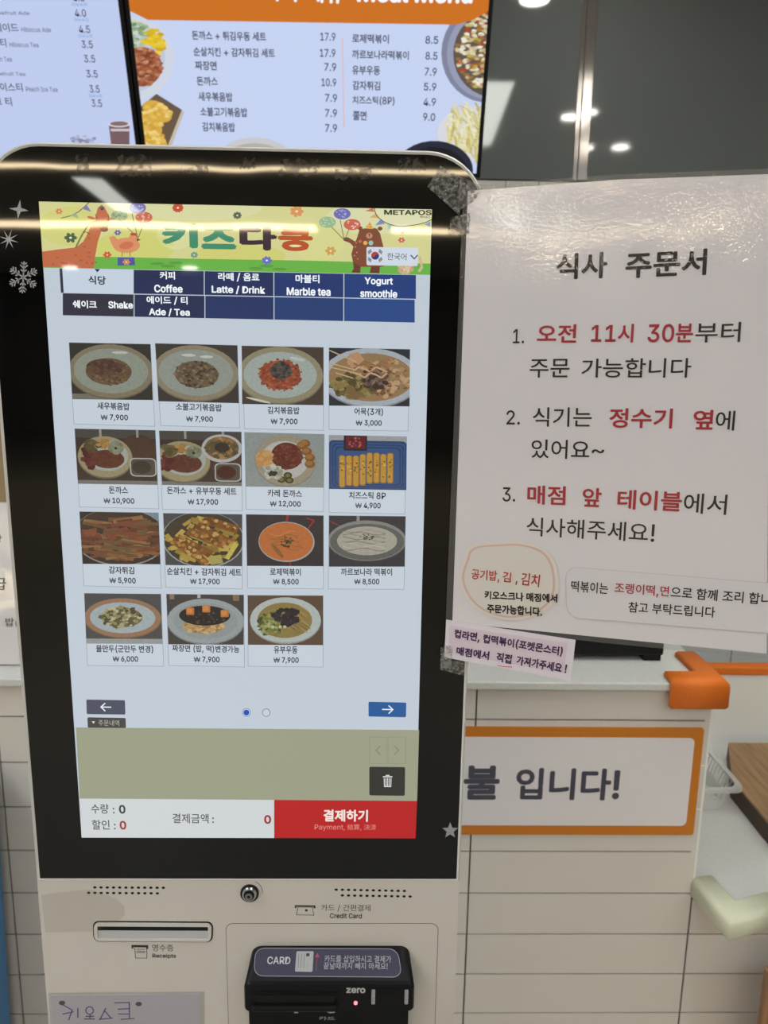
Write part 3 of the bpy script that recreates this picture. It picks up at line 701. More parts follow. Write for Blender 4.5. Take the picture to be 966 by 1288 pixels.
# thin raised rim round the glass
n = len(out); 
oo = rrect(xl - RIM, zb - 0.0005, xr + RIM, ztp + RIM, [0.0006, 0.0006, rad + RIM, rad + RIM], 10)
A = [KP.at(p, -0.001) for p in oo]; B = [KP.at(p, 0.0006) for p in oo]; C = [KP.at((p[0] + (q[0] - p[0]) * 0.45, p[1] + (q[1] - p[1]) * 0.45), 0.0018) for p, q in zip(oo, inn)]; D = [KP.at(p, 0.0012) for p in inn]
n = len(oo)
m.mesh(A + B + C + D, [[r * n + k, r * n + (k + 1) % n, (r + 1) * n + (k + 1) % n, (r + 1) * n + k] for r in range(3) for k in range(n)], WHITE_SHELL)
m.build('housing', kiosk)
m = MB(); m.prism(inn, k3, -0.0009, 0.0012, BLACK_GLASS); m.build('front_glass', kiosk)
m = MB(); m.prism(rrect(xl - RIM, zlow + 0.001, xr + RIM, zb - 0.0007, 0.002), k3, -0.0012, 0.0012, PANEL); m.build('lower_panel', kiosk)
m = MB(); m.box((xl + xr) / 2 - 0.10, (xl + xr) / 2 + 0.10, 0.010, 0.060, 0.012, zlow + 0.001, WHITE_SHELL, bev=0.006); m.build('pedestal', kiosk)
m = MB(); m.box((xl + xr) / 2 - 0.18, (xl + xr) / 2 + 0.18, -0.17, 0.22, 0.0, 0.013, WHITE_SHELL, bev=0.004); m.build('base_plate', kiosk)

H0 = 0.0014; dh = 0.00012
def hh_(k): return H0 + dh * k
SQ = [(50, 254), (543, 264), (522.5, 1053), (103.5, 1052)]
m = MB(); m.pxpoly(KP, SQ, H0, SCREEN, (190, 201, 212)); disp = m.build('display', kiosk)
WT = (243, 248, 252)

# banner
BQ = [(50, 254), (543, 264), (540.5, 346), (55.5, 337)]
R_ = [KP.px(*p) for p in BQ]; RB = (min(R_[0].x, R_[3].x), max(R_[3].y, R_[2].y), max(R_[1].x, R_[2].x), min(R_[0].y, R_[1].y))
m = MB(); c_ = lambda pts, k, col: cflat(m, RB, pts, hh_(k), tuple(v * 0.88 + w_ * 0.12 for v, w_ in zip(col, (206, 206, 180))), SCREEN, KP)  # reflection veil mixed into every banner colour
c_(BQ, 1, (210, 208, 140))
for (x, y, rx, ry, col) in ((90, 285, 40, 25, (206, 206, 118)), (170, 312, 50, 22, (204, 206, 108)), (250, 262, 80, 16, (214, 214, 160)), (400, 305, 34, 24, (212, 212, 136)), (470, 275, 60, 20, (214, 216, 166)), (300, 322, 60, 14, (206, 204, 110)), (222, 296, 24, 18, (214, 216, 154))): c_(ell(x, y, rx, ry), 1.3, col)
c_([(50, 322), (140, 323.5), (250, 326), (380, 328), (543, 332), (543, 350), (50, 342)], 1.6, (92, 172, 58))
for (x, y) in ((199, 332), (212, 335), (222, 331), (322, 338), (352, 339), (336, 335)): c_(ell(x, y, 9, 1.8), 1.8, (78, 146, 52))
# giraffe
GO = (188, 94, 58); GD = (150, 66, 40)
c_([(54, 317), (75, 314), (97, 311.5), (106, 304), (112, 293), (117, 280), (124, 276), (131, 278), (129, 290), (124, 305), (121, 322), (119, 338), (55, 336)], 2.0, GO)
c_([(124, 262), (129, 258), (133, 262), (139, 274), (138, 284), (134, 290), (128, 290), (122, 284), (121, 274)], 2.2, GO)
c_(ell(132, 289, 5.2, 3.2), 2.4, (126, 64, 44)); c_(ell(116, 274.5, 5.5, 1.7, rot=0.25), 2.2, GO); c_(ell(141, 276, 5.5, 1.7, rot=-0.2), 2.2, GO)
for (x0, y0) in ((123, 276), (137, 276)): c_([(x0, y0), (x0 + 1, y0), (x0 - 0.3 + (1 if x0 > 130 else -1), y0 - 6), (x0 - 1.3 + (1 if x0 > 130 else -1), y0 - 6)], 2.3, (70, 62, 60))
for a in (-0.8, -0.4, 0, 0.4, 0.8): c_([(128.5, 265), (130.5, 265), (129.8 + 5 * math.sin(a), 265 - 5.5 * math.cos(a)), (129.0 + 5 * math.sin(a), 265 - 5.5 * math.cos(a))], 2.5, (62, 66, 84))
for k in range(46):
    x, y = random.uniform(58, 122), random.uniform(290, 334)
    if (x > 106 or y > 318) and not (x > 118 and y < 296): c_(ell(x, y, 1.7, 0.8, 8, 0.3), 2.4, GD)
for k in range(14): 
    f = k / 13.0; x = 119 - 20 * f ** 0.7 - 2; y = 280 + 31 * f; c_(ell(x, y, 2.2, 0.8, 8, -0.6), 2.1, (84, 92, 60))
# bunting
def lne(a, b_, w_, k, col):
    dx, dy = b_[0] - a[0], b_[1] - a[1]; L = math.hypot(dx, dy); nx, ny = -dy / L * w_ / 2, dx / L * w_ / 2
    c_([(a[0] - nx, a[1] - ny), (b_[0] - nx, b_[1] - ny), (b_[0] + nx, b_[1] + ny), (a[0] + nx, a[1] + ny)], k, col)
bun = [(78, 275), (90, 272), (100, 267), (108, 260), (114, 254.5)]
for a, b_ in zip(bun[:-1], bun[1:]): lne(a, b_, 1.1, 2.0, (80, 84, 70))
c_([(104, 263), (110, 258), (116, 267)], 2.1, (116, 112, 170)); c_([(90, 271.5), (97, 268.5), (100, 275.5)], 2.1, (150, 168, 130)); c_([(54, 281), (58, 281), (55.5, 284)], 2.1, (150, 84, 60)); c_([(75, 281), (80, 281), (78, 284.5)], 2.1, (160, 100, 60))
def flower(x, y, r, col, cc=(240, 226, 190), n_=6, k=2.2):
    for j in range(n_):
        a = 6.283 * j / n_; c_(ell(x + r * 0.6 * math.cos(a), y + r * 0.45 * math.sin(a), r * 0.42, r * 0.3, 10, a), k, col)
    c_(ell(x, y, r * 0.22, r * 0.18, 10), k + 0.2, cc)
flower(75.5, 266.5, 4.6, (210, 120, 70)); flower(90, 299.5, 8, (58, 84, 58)); flower(149, 293, 4.4, (84, 84, 160)); flower(136, 321, 5.4, (206, 74, 46)); flower(224.5, 262, 7, (190, 66, 40), n_=10); flower(299, 271.5, 5.5, (74, 92, 66), n_=8); flower(373.5, 266.5, 8.5, (214, 140, 78), n_=7)
flower(245, 321, 4.8, (90, 150, 130), n_=7); flower(336, 328, 6.5, (92, 100, 190), (238, 238, 240), 7); flower(416, 316, 6.8, (206, 150, 70)); flower(505, 302.5, 4.4, (196, 90, 70)); flower(506, 293, 2.2, (150, 90, 70))
# hen on a blue gift
HE = (216, 134, 92)
c_(ell(160, 309, 17, 9.5), 2.0, HE); c_([(138, 299), (144, 297), (152, 304), (150, 314), (142, 309)], 2.1, HE); c_(ell(169, 301, 6.5, 6), 2.1, HE); c_(ell(160, 309, 9, 4.6, rot=-0.2), 2.3, (200, 104, 70)); c_([(173, 300), (178, 302), (173, 304)], 2.2, (110, 54, 40)); c_(ell(169, 295, 4.4, 1.8), 2.2, (170, 60, 44))
for x in (154, 164): c_([(x, 317), (x + 1, 317), (x + 1, 323), (x, 323)], 2.0, (170, 90, 60))
c_([(149, 324), (170, 324), (171, 334), (149, 334.5)], 2.1, (64, 74, 150)); flower(160, 330, 5, (196, 130, 90), k=2.4)
# balloons
for (x, y, col, dc) in ((151, 272, (150, 168, 122), (84, 120, 80)), (182, 274, (198, 84, 64), (232, 186, 170)), (174, 262, (110, 106, 170), (190, 190, 226)), (412, 280, (140, 180, 140), (196, 212, 178)), (430.5, 269.5, (96, 96, 176), (170, 170, 220)), (443, 283, (200, 88, 70), (238, 206, 196))):
    c_(ell(x, y, 10.6, 7), 2.2, col)
    for (qx, qy) in scatter(x, y, 8.5, 5.4, 11): c_(ell(qx, qy, 1.1, 0.8, 8), 2.4, dc)
for a, b_ in (((153, 279), (174, 299)), ((182, 281), (175, 299)), ((167, 269), (174, 299)), ((417, 286), (433, 302)), ((428, 277), (433, 302)), ((439, 289), (434, 302))): lne(a, b_, 0.8, 2.1, (70, 70, 62))
# bear
BR = (116, 58, 38); BD = (92, 44, 32)
c_([(452, 290), (457, 288), (466, 286.5), (474, 288), (478, 294), (481, 306), (484, 318), (487, 333), (480, 336), (452, 336), (444, 330), (442, 320), (445, 309), (449, 300)], 2.2, BR)
c_([(446, 312), (440, 306), (432, 303), (433, 299), (438, 299), (450, 306)], 2.1, BR); c_([(444, 330), (454, 334), (453, 343.5), (442, 343), (445, 338)], 2.2, BD); c_([(467, 334), (478, 334), (477, 344), (465, 343.5)], 2.2, BD)
c_(ell(453, 287.5, 3, 2.6), 2.1, BR); c_(ell(478, 288, 3, 2.6), 2.1, BR); c_(ell(464.5, 297, 4, 3.6), 2.4, (190, 126, 96)); c_(ell(464.5, 295.5, 1.3, 0.9, 10), 2.6, (40, 24, 22)); lne((464.5, 296), (464.5, 299), 0.6, 2.6, (40, 24, 22)); c_([(460, 288), (465, 279), (470, 288.5)], 2.5, (222, 164, 66))
for (x, y) in ((461, 285), (466, 286), (465, 282.5)): c_(ell(x, y, 0.7, 0.6, 8), 2.7, (120, 90, 60))
c_(ell(459.5, 306, 2.6, 2.6), 2.5, (226, 170, 66)); c_(ell(466.5, 306, 3, 3), 2.5, (140, 186, 186)); c_(ell(453, 304, 2.2, 1.8), 2.5, (196, 90, 70))
for (x, y) in ((447, 311), (449, 318), (446, 322), (450, 326), (448, 306)): c_(ell(x, y, 0.8, 0.7, 8), 2.5, (216, 170, 140))
for (pts, col) in ((((459, 266), (469, 262), (471, 267)), (206, 96, 70)), (((465, 274), (474, 268), (476, 275)), (214, 164, 84)), (((472, 284), (479, 276), (484, 282)), (110, 130, 190)), (((487, 283.5), (494, 283), (489, 290)), (140, 200, 190)), (((534, 283), (541, 279), (541, 286)), (120, 140, 200)), (((513, 285.5), (524, 285), (519, 289)), (220, 190, 100))): c_(list(pts), 2.1, col)
# pale cloud under the maker's mark
cl = [(471, 262.3)] + [(471 + 36 * (1 - math.cos(a)) , 262.5 + 23 * math.sin(a)) for a in [j * 0.157 for j in range(11)]] + [(525, 283), (535, 280.5), (543, 276.5), (543, 264)]
c_(cl, 2.6, (220, 220, 176))
for a, b_ in zip(cl[1:-2], cl[2:-1]): lne(a, b_, 1.0, 2.8, (44, 44, 50))
m.text(KP, 'METAPOS', (483, 270.8), (542.6, 271.4), 6.6, hh_(3), SCREEN, (62, 60, 56), 0.03); m.text(KP, '메타포스', (528, 275), (541, 275.4), 3.2, hh_(3), SCREEN, (90, 88, 80), 0.02)
# small seated animal at the right
for (x, y) in scatter(510, 337, 10, 7, 60): c_(blob(x, y, 2.2, 0.9), 2.3, random.choice([(206, 170, 140), (190, 150, 120), (222, 190, 160)]))
c_([(525, 341), (529, 336), (526, 324), (529, 322), (532, 337), (528, 343)], 2.2, (206, 174, 142))
G1, G2, G3 = (66, 138, 108), (60, 44, 56), (182, 82, 46)
m.text(KP, '키', (205, 312), (250, 313), 31, hh_(3), SCREEN, G1, 0.06); m.text(KP, '즈', (254, 313.5), (298, 314.3), 30, hh_(3), SCREEN, G1, 0.06)
m.text(KP, '다', (302, 315), (349, 316), 31, hh_(3), SCREEN, G2, 0.06); m.text(KP, '쿵', (350, 316), (394, 316.8), 31, hh_(3), SCREEN, G3, 0.055)
c_([(372, 304), (374, 308.5), (380, 310), (374, 311.6), (372, 315), (370, 311.6), (364, 310), (370, 308.5)], 3.2, (236, 220, 170))
m.build('banner', disp)
m = MB(); m.pxpoly(KP, pxround([(461, 311), (526, 312), (525, 335), (461, 334)], 2), hh_(4), SCREEN, (206, 216, 228))
m.pxell(KP, 471.8, 322, 5, 5, hh_(4.5), SCREEN, (44, 62, 110)); m.pxpoly(KP, [(467, 323)] + [(471.8 + 5 * math.cos(math.pi + a), 322 + 5 * math.sin(math.pi + a)) for a in [j * 0.35 for j in range(10)]], hh_(4.8), SCREEN, (184, 60, 62)); m.pxell(KP, 474.2, 322.6, 2.4, 2.2, hh_(5), SCREEN, (44, 62, 110)); m.pxell(KP, 469.4, 321.6, 2.4, 2.2, hh_(5), SCREEN, (184, 60, 62))
for (x, y, sg) in ((465, 317, 1), (478.5, 317, -1), (465, 327, -1), (478.5, 327, 1)):
    for k in (-1, 0, 1): m.pxstroke(KP, [(x - 1.8 + k * 0.9 * sg * 0.5, y + 1.6 * sg + k * 1.3), (x + 1.8 + k * 0.9 * sg * 0.5, y - 1.6 * sg + k * 1.3)], 0.8, hh_(4.5), SCREEN, (40, 44, 56))
m.text(KP, '한국어', (487, 327.5), (511, 328), 9, hh_(4.5), SCREEN, (60, 64, 76)); m.pxstroke(KP, [(516.5, 321.5), (520.8, 326), (525, 321.5)], 1.3, hh_(4.5), SCREEN, (40, 48, 70)); m.build('language_button', disp)

# category tabs; their navy tones hold the viewing-angle and reflection shift
ND = (47, 54, 88)
def tb(q, col, txts, r=0.0):
    m = MB(); m.pxpoly(KP, q if not r else pxround(q, r), hh_(1), SCREEN, col)
    for (s_, p0, p1, hp, tc) in txts: m.text(KP, s_, p0, p1, hp, hh_(2), SCREEN, tc, 0.026)
    return m
T0, T1 = lambda x: 338 + (x - 78) * 0.0185, lambda x: 368.4 + (x - 78) * 0.0185
T2 = lambda x: 396.6 + (x - 78) * 0.0207
VX = [(79, 79.5), (168.5, 169.5), (257.5, 258.3), (344.8, 345), (432.6, 432.4), (523.5, 522)]
def tq(i, lo):
    a, b_ = VX[i], VX[i + 1]; f0, f1 = (T1, T2) if lo else (T0, T1); g = 0.55
    xa_, xb_ = a[1] if lo else a[0], b_[1] if lo else b_[0]
    return [(xa_ + g, f0(xa_) + (g if lo else 0)), (xb_ - g, f0(xb_) + (g if lo else 0)), (xb_ - g, f1(xb_) - (0 if lo else g)), (xa_ + g, f1(xa_) - (0 if lo else g))]
m = tb(tq(0, 0), (196, 208, 222), [('식당', (112.6, 358), (134.5, 358.6), 11, (40, 44, 66))]); m.pxpoly(KP, [(120, 338.6), (127, 338.7), (123.5, 343)], hh_(2), SCREEN, ND); m.pxpoly(KP, [(76, 338), (79.5, 338), (81.3, 368.4), (77.8, 368.4)], hh_(1.5), SCREEN, (52, 54, 70)); m.build('category_tab', disp)
m = tb(tq(1, 0), (45, 52, 84), [('커피', (202, 351.6), (221, 352), 10, WT), ('Coffee', (195, 368), (230.6, 368.6), 10, WT)]); m.build('category_tab', disp)
m = tb(tq(2, 0), (44, 54, 92), [('라떼 / 음료', (275, 354), (326.8, 355), 11, WT), ('Latte / Drink', (267, 369.6), (334, 371), 10.5, WT)]); m.build('category_tab', disp)
m = tb(tq(3, 0), (44, 60, 110), [('마블티', (372, 356), (402, 356.6), 10.5, WT), ('Marble tea', (361, 371.6), (416, 372.6), 10, WT)]); m.build('category_tab', disp)
m = tb(tq(4, 0), (44, 66, 122), [('Yogurt', (458.5, 360), (494, 360.6), 11, WT), ('smoothie', (453, 374), (499.5, 375), 10, WT)]); m.build('category_tab', disp)
m = tb(tq(0, 1), (54, 54, 66), [('쉐이크', (93, 387.6), (123, 388.4), 10, WT), ('Shake', (137.5, 388), (168.4, 388.6), 9, WT)]); m.build('category_tab', disp)
m = tb(tq(1, 1), (46, 52, 82), [('에이드 / 티', (185.4, 383), (236.8, 384), 10.5, WT), ('Ade / Tea', (188.4, 397.6), (239.6, 398.6), 10, WT)]); m.build('category_tab', disp)
for i, cc in ((2, (46, 58, 100)), (3, (46, 66, 114)), (4, (48, 76, 132))):
    m = tb(tq(i, 1), cc, []); m.build('category_tab', disp)

# menu tiles: a picture, the dish and its price
class Pic:
    def __init__(s, m, q): s.m, s.q = m, q; s.k = 0.0
    def P(s, pts, col, lay):
        p = clip(pts, 0, 0, 1, 1)
        if len(p) >= 3: s.m.pxpoly(KP, [quad(s.q, *t_) for t_ in p], hh_(lay), PHOTO, tuple((v * 0.86 + w_ * 0.14) * 0.93 for v, w_ in zip(col, (110, 108, 104))))  # screen haze and dimming blended into the picture colours
    def E(s, cx, cy, rx, ry, col, lay, rot=0.0, n=30): s.P(ell(cx, cy, rx, ry, n, rot), col, lay)
    def B(s, cx, cy, rx, ry, n, r, cols, lay, el=0.8):
        for x, y in scatter(cx, cy, rx, ry, n): s.P(blob(x, y, r * random.uniform(0.6, 1.3), el * 1.35), random.choice(cols), lay + random.uniform(0, 0.5))
    def S(s, pts, wd, col, lay):
        for a, b_ in zip(pts[:-1], pts[1:]):
            dx, dy = b_[0] - a[0], b_[1] - a[1]; L = math.hypot(dx, dy) or 1; nx, ny = -dy / L * wd / 2, dx / L * wd / 2
            s.P([(a[0] - nx, a[1] - ny * 1.4), (b_[0] - nx, b_[1] - ny * 1.4), (b_[0] + nx, b_[1] + ny * 1.4), (a[0] + nx, a[1] + ny * 1.4)], col, lay)
    def R(s, x0, y0, x1, y1, col, lay, r=0.0): s.P(rrect(x0, y0, x1, y1, r, 5) if r else rect4(x0, y0, x1, y1), col, lay)
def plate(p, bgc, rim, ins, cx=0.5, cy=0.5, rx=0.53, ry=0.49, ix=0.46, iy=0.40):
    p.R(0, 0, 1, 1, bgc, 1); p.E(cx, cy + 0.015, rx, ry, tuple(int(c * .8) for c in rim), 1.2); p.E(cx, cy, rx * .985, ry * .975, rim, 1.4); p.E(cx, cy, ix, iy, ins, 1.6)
def f1(p):
    plate(p, (52, 48, 42), (134, 124, 98), (146, 154, 138), 0.5, 0.49); p.R(0, .9, .5, 1, (120, 116, 104), 1.1); p.E(.62, .16, .1, .025, (196, 200, 186), 1.8)
    p.E(.47, .5, .285, .24, (104, 82, 58), 2); p.B(.47, .52, .27, .22, 200, .02, [(114, 90, 62), (98, 74, 50), (126, 102, 72), (84, 60, 44)], 2.2); p.E(.40, .42, .20, .14, (84, 56, 44), 3); p.B(.42, .42, .2, .13, 40, .04, [(92, 60, 46), (76, 50, 42), (96, 70, 52)], 3.1)
def f2(p):
    plate(p, (60, 54, 48), (146, 134, 110), (150, 158, 146), 0.48, 0.49); p.E(.4, .19, .09, .025, (206, 208, 198), 1.8); p.E(.62, .21, .08, .025, (206, 208, 198), 1.8)
    p.E(.49, .52, .27, .235, (104, 86, 64), 2); p.B(.49, .52, .265, .23, 190, .022, [(120, 98, 74), (88, 68, 50), (136, 116, 90), (70, 54, 42), (104, 88, 70)], 2.2)
def f3(p):
    plate(p, (72, 60, 50), (150, 142, 112), (168, 180, 172), 0.47, 0.49, .53, .5, .45, .40); p.E(.2, .93, .16, .02, (214, 216, 200), 1.8, .3); p.E(.68, .21, .1, .025, (196, 204, 196), 1.8, .3)
    p.E(.47, .49, .25, .25, (150, 70, 44), 2); p.B(.47, .49, .27, .27, 230, .021, [(160, 78, 50), (142, 64, 42), (174, 94, 62), (124, 56, 40)], 2.2); p.E(.48, .42, .13, .15, (64, 56, 52), 3); p.B(.48, .42, .12, .14, 60, .03, [(54, 48, 46), (76, 68, 62), (88, 80, 72)], 3.2)
def f4(p):
    plate(p, (44, 46, 52), (178, 186, 196), (156, 124, 84), .52, .5, .62, .52, .53, .42)
    p.B(.68, .5, .32, .33, 200, .04, [(184, 140, 96), (160, 116, 76), (200, 162, 120), (120, 84, 56), (150, 128, 86)], 2); p.B(.3, .66, .27, .2, 110, .055, [(140, 124, 70), (112, 96, 52), (160, 140, 84), (84, 70, 40), (124, 100, 60)], 2.2)
    p.B(.56, .52, .16, .18, 60, .04, [(62, 48, 44), (92, 72, 66), (120, 94, 84)], 2.5)
    p.P([(.25, .1), (.36, .06), (.44, .2), (.42, .34), (.3, .36), (.22, .26)], (196, 150, 108), 2.8)
    for k in range(5): p.S([(.3 + .07 * j, .26 + .05 * k + .05 * math.sin(j * 2.1 + k)) for j in range(7)], .022, random.choice([(208, 172, 134), (150, 106, 70)]), 3 + .1 * k)
    for (a, b_) in (((0, .04), (.34, .24)), ((0, .26), (.34, .38)), ((0, .33), (.4, .45)), ((.08, .43), (.3, .52))): p.S([a, b_], .014, (206, 178, 130), 3.8)
def f5(p, shift=0.0, sc=1.0):
    p.R(0, 0, 1, 1, (62, 48, 40), 1); p.R(0, 0, 1, .16, (74, 70, 64), 1.1); p.R(0, .93, 1, 1, (120, 118, 112), 1.1); p.E(.78, .42, .24, .34, (76, 54, 42), 1.1)
    p.R(.30, 0, .33, .14, (156, 152, 140), 1.2); p.R(.76, 0, .79, .14, (156, 152, 140), 1.2)
def schnitz(p, cx, cy):
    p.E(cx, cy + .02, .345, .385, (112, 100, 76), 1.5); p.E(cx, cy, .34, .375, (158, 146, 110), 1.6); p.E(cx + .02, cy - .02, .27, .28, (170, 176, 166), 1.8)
    p.E(cx + .03, cy + .04, .21, .17, (96, 52, 36), 2.2); p.B(cx + .03, cy + .04, .19, .15, 70, .03, [(98, 56, 40), (88, 46, 34), (94, 50, 36)], 2.4)
    p.B(cx - .19, cy, .09, .2, 26, .05, [(92, 40, 34), (78, 34, 30), (104, 52, 42)], 2.4); p.B(cx - .16, cy - .2, .09, .09, 18, .05, [(84, 72, 44), (104, 90, 56)], 2.5); p.B(cx - .01, cy - .24, .07, .08, 22, .03, [(176, 136, 72), (164, 120, 56)], 2.5); p.E(cx + .14, cy - .17, .1, .12, (128, 130, 104), 2.5); p.B(cx + .14, cy - .17, .08, .1, 20, .03, [(140, 142, 116), (112, 114, 90)], 2.7); p.E(cx + .14, cy - .16, .018, .02, (30, 30, 26), 3.3)
def saucer(p, cx, cy, col):
    p.P(rrect(cx - .165, cy - .17, cx + .165, cy + .17, .07, 5), (186, 184, 178), 2.6); p.P(rrect(cx - .15, cy - .15, cx + .15, cy + .15, .06, 5), (84, 76, 66), 2.8); p.E(cx - .02, cy, .12, .12, col, 3)
def f5a(p): f5(p); schnitz(p, .36, .5); saucer(p, .83, .68, (62, 52, 40))
def f6(p):
    f5(p); schnitz(p, .27, .56); saucer(p, .83, .75, (70, 34, 26)); p.E(.76, .31, .25, .26, (184, 184, 180), 2.6); p.E(.76, .3, .21, .21, (128, 96, 58), 2.8)
    p.B(.76, .3, .19, .19, 90, .03, [(150, 110, 62), (96, 82, 50), (170, 130, 80), (80, 74, 52)], 3); p.E(.76, .29, .09, .09, (56, 46, 40), 3.6)
def f7(p):
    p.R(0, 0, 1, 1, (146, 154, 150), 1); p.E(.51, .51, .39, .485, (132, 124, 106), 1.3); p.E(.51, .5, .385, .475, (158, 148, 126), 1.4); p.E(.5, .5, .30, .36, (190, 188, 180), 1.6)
    p.B(.25, .48, .1, .13, 40, .045, [(196, 142, 84), (210, 158, 100)], 2); p.E(.53, .42, .2, .25, (96, 44, 32), 2.2); p.B(.53, .43, .19, .23, 120, .024, [(106, 52, 38), (90, 40, 30), (120, 64, 46)], 2.4)
    for (x, y) in ((.72, .22), (.78, .33), (.82, .44), (.82, .56), (.76, .18)): p.E(x, y, .065, .075, (130, 86, 42), 2.8); p.E(x - .01, y - .015, .045, .045, (160, 110, 58), 3)
    p.B(.36, .74, .1, .13, 60, .035, [(176, 178, 160), (150, 152, 130), (196, 198, 182)], 2.8); p.B(.35, .74, .04, .04, 8, .03, [(50, 50, 40)], 3.6)
    for (x, y) in ((.46, .86), (.54, .78), (.56, .87)): p.E(x, y, .055, .06, (70, 62, 32), 3.2); p.E(x, y, .03, .035, (118, 106, 62), 3.4)
def f8(p):
    p.R(0, 0, 1, 1, (168, 168, 170), 1); p.P(rrect(0, .09, 1, 1.2, .06, 4), (44, 70, 116), 1.3)
    for k in range(5): p.P(rrect(.02 + .018 * k, .13 + .025 * k, .98 - .018 * k, .98 - .02 * k, .06, 4), (56, 84, 134) if k % 2 == 0 else (40, 64, 106), 1.5 + .1 * k)
    p.R(.19, 0, .49, .28, (38, 40, 50), 2.2); p.R(.215, .02, .465, .24, (110, 30, 34), 2.4); p.B(.34, .13, .1, .09, 16, .02, [(150, 80, 80), (84, 20, 24), (170, 110, 106)], 2.6)
    for k in range(8):
        x = .17 + .0885 * k; y0 = (.37, .37, .37, .34, .31, .31, .33, .31)[k]; y1 = (.97, .94, .95, .93, .89, .88, .88, .88)[k]
        p.P(rrect(x - .040, y0, x + .040, y1, .035, 5), (176, 124, 40), 2.4); p.P(rrect(x - .032, y0 + .01, x + .030, y1 - .02, .03, 5), (206, 152, 56), 2.6); p.B(x, .6, .03, .18, 9, .014, [(120, 96, 34), (92, 80, 34), (226, 180, 80)], 2.9)
def fries(p, n, cols, lay, cx=.5, cy=.5, rx=.42, ry=.36, w_=.06, L0=.1, L1=.24, ang=(-.5, .5)):
    for x, y in scatter(cx, cy, rx, ry, n):
        a = random.uniform(*ang); L = random.uniform(L0, L1); p.S([(x - L * math.cos(a) * .6, y - L * math.sin(a) * .6), (x + L * math.cos(a) * .6, y + L * math.sin(a) * .6)], w_ * random.uniform(.6, 1.1), random.choice(cols), lay + random.uniform(0, 1.2))
def f9(p):
    p.R(0, 0, 1, 1, (44, 36, 34), 1); p.R(.72, 0, 1, .16, (120, 146, 156), 1.1); p.E(.5, .48, .60, .56, (150, 146, 138), 1.2); p.E(.5, .47, .59, .545, (58, 42, 36), 1.4)
    fries(p, 110, [(112, 70, 42), (134, 90, 52), (92, 54, 34), (108, 80, 48), (78, 46, 32), (146, 106, 64), (120, 60, 40)], 1.8, .5, .5, .5, .4, .05, .14, .34, (-.4, .4)); fries(p, 8, [(128, 62, 42), (136, 72, 48)], 3.2, .5, .4, .4, .2, .07, .1, .2)
def f10(p):
    p.R(0, 0, 1, 1, (70, 70, 74), 1); p.E(.5, .5, .53, .54, (160, 160, 156), 1.2); p.E(.5, .49, .515, .525, (60, 50, 38), 1.4)
    fries(p, 60, [(178, 150, 62), (156, 126, 46), (196, 168, 80), (140, 108, 40)], 1.7, .48, .5, .42, .4, .07, .1, .2, (-1.2, 1.2)); 
    for (a, b_) in (((.16, .46), (.6, .78)), ((.3, .33), (.78, .6)), ((.42, .22), (.85, .55)), ((.55, .12), (.95, .3)), ((.38, .75), (.52, .95)), ((.1, .5), (.4, .8))):
        p.S([a, b_], .11, (128, 78, 30), 3.0)
        for k in range(20): t_ = random.random(); p.P(blob(a[0] + (b_[0] - a[0]) * t_ + random.uniform(-.05, .05), a[1] + (b_[1] - a[1]) * t_ + random.uniform(-.06, .06), .03, 1.2), random.choice([(150, 94, 38), (108, 62, 24), (176, 124, 56), (200, 160, 90)]), 3.2 + random.uniform(0, .5))
    p.S([(.8, .86), (.93, .56)], .06, (206, 190, 84), 4.2); p.S([(.58, .9), (.74, .86)], .12, (176, 164, 84), 4.2)
def f11(p):
    p.R(0, 0, 1, 1, (48, 42, 46), 1); p.S([(.54, 0), (.52, .14)], .03, (150, 40, 40), 1.2); p.S([(.78, .05), (.88, .1), (.8, .26)], .022, (150, 40, 40), 1.2); p.S([(.56, .9), (.57, 1)], .02, (150, 40, 40), 1.2)
    p.E(.52, .53, .37, .40, (70, 62, 60), 1.3); p.E(.52, .525, .365, .395, (176, 172, 166), 1.5); p.E(.515, .52, .352, .375, (196, 108, 52), 1.7)
    for k in range(5): p.S([(.3 + .05 * j + .02 * k, .36 + .07 * k + .05 * math.sin(j * .8 + k)) for j in range(8)], .012, random.choice([(160, 96, 44), (212, 130, 70), (140, 92, 46)]), 2 + .1 * k)
    p.E(.4, .7, .03, .16, (140, 92, 44), 2.6, -.5); p.B(.52, .52, .09, .12, 46, .014, [(56, 58, 30), (80, 78, 36), (44, 46, 26)], 2.9)
def f12(p):
    p.R(0, 0, 1, 1, (52, 50, 56), 1); p.R(.36, 0, .4, .1, (150, 148, 142), 1.2); p.S([(0, .1), (.14, .2)], .02, (130, 50, 50), 1.2); p.E(.5, .5, .52, .41, (66, 66, 66), 1.3); p.E(.5, .485, .515, .40, (136, 136, 132), 1.5); p.E(.5, .51, .49, .36, (96, 96, 92), 1.7); p.E(.5, .49, .395, .285, (176, 172, 156), 1.9)
    for k in range(9): p.S([(.18 + .08 * j, .3 + .045 * k + .03 * math.sin(j * 1.1 + k * 1.7)) for j in range(8)], .010, random.choice([(120, 118, 104), (150, 146, 130), (196, 192, 176)]), 2.2 + .05 * k)
    p.B(.5, .41, .09, .06, 26, .013, [(56, 66, 40), (76, 84, 52)], 3)
def f13(p):
    plate(p, (74, 74, 76), (158, 120, 88), (172, 186, 190), .49, .48, .51, .40, .43, .31); p.R(0, .9, 1, 1, (160, 164, 164), 1.05)
    p.E(.48, .47, .27, .2, (112, 104, 68), 2); p.B(.48, .47, .27, .2, 130, .035, [(150, 142, 98), (96, 88, 54), (178, 170, 126), (74, 70, 44), (200, 190, 150)], 2.2)
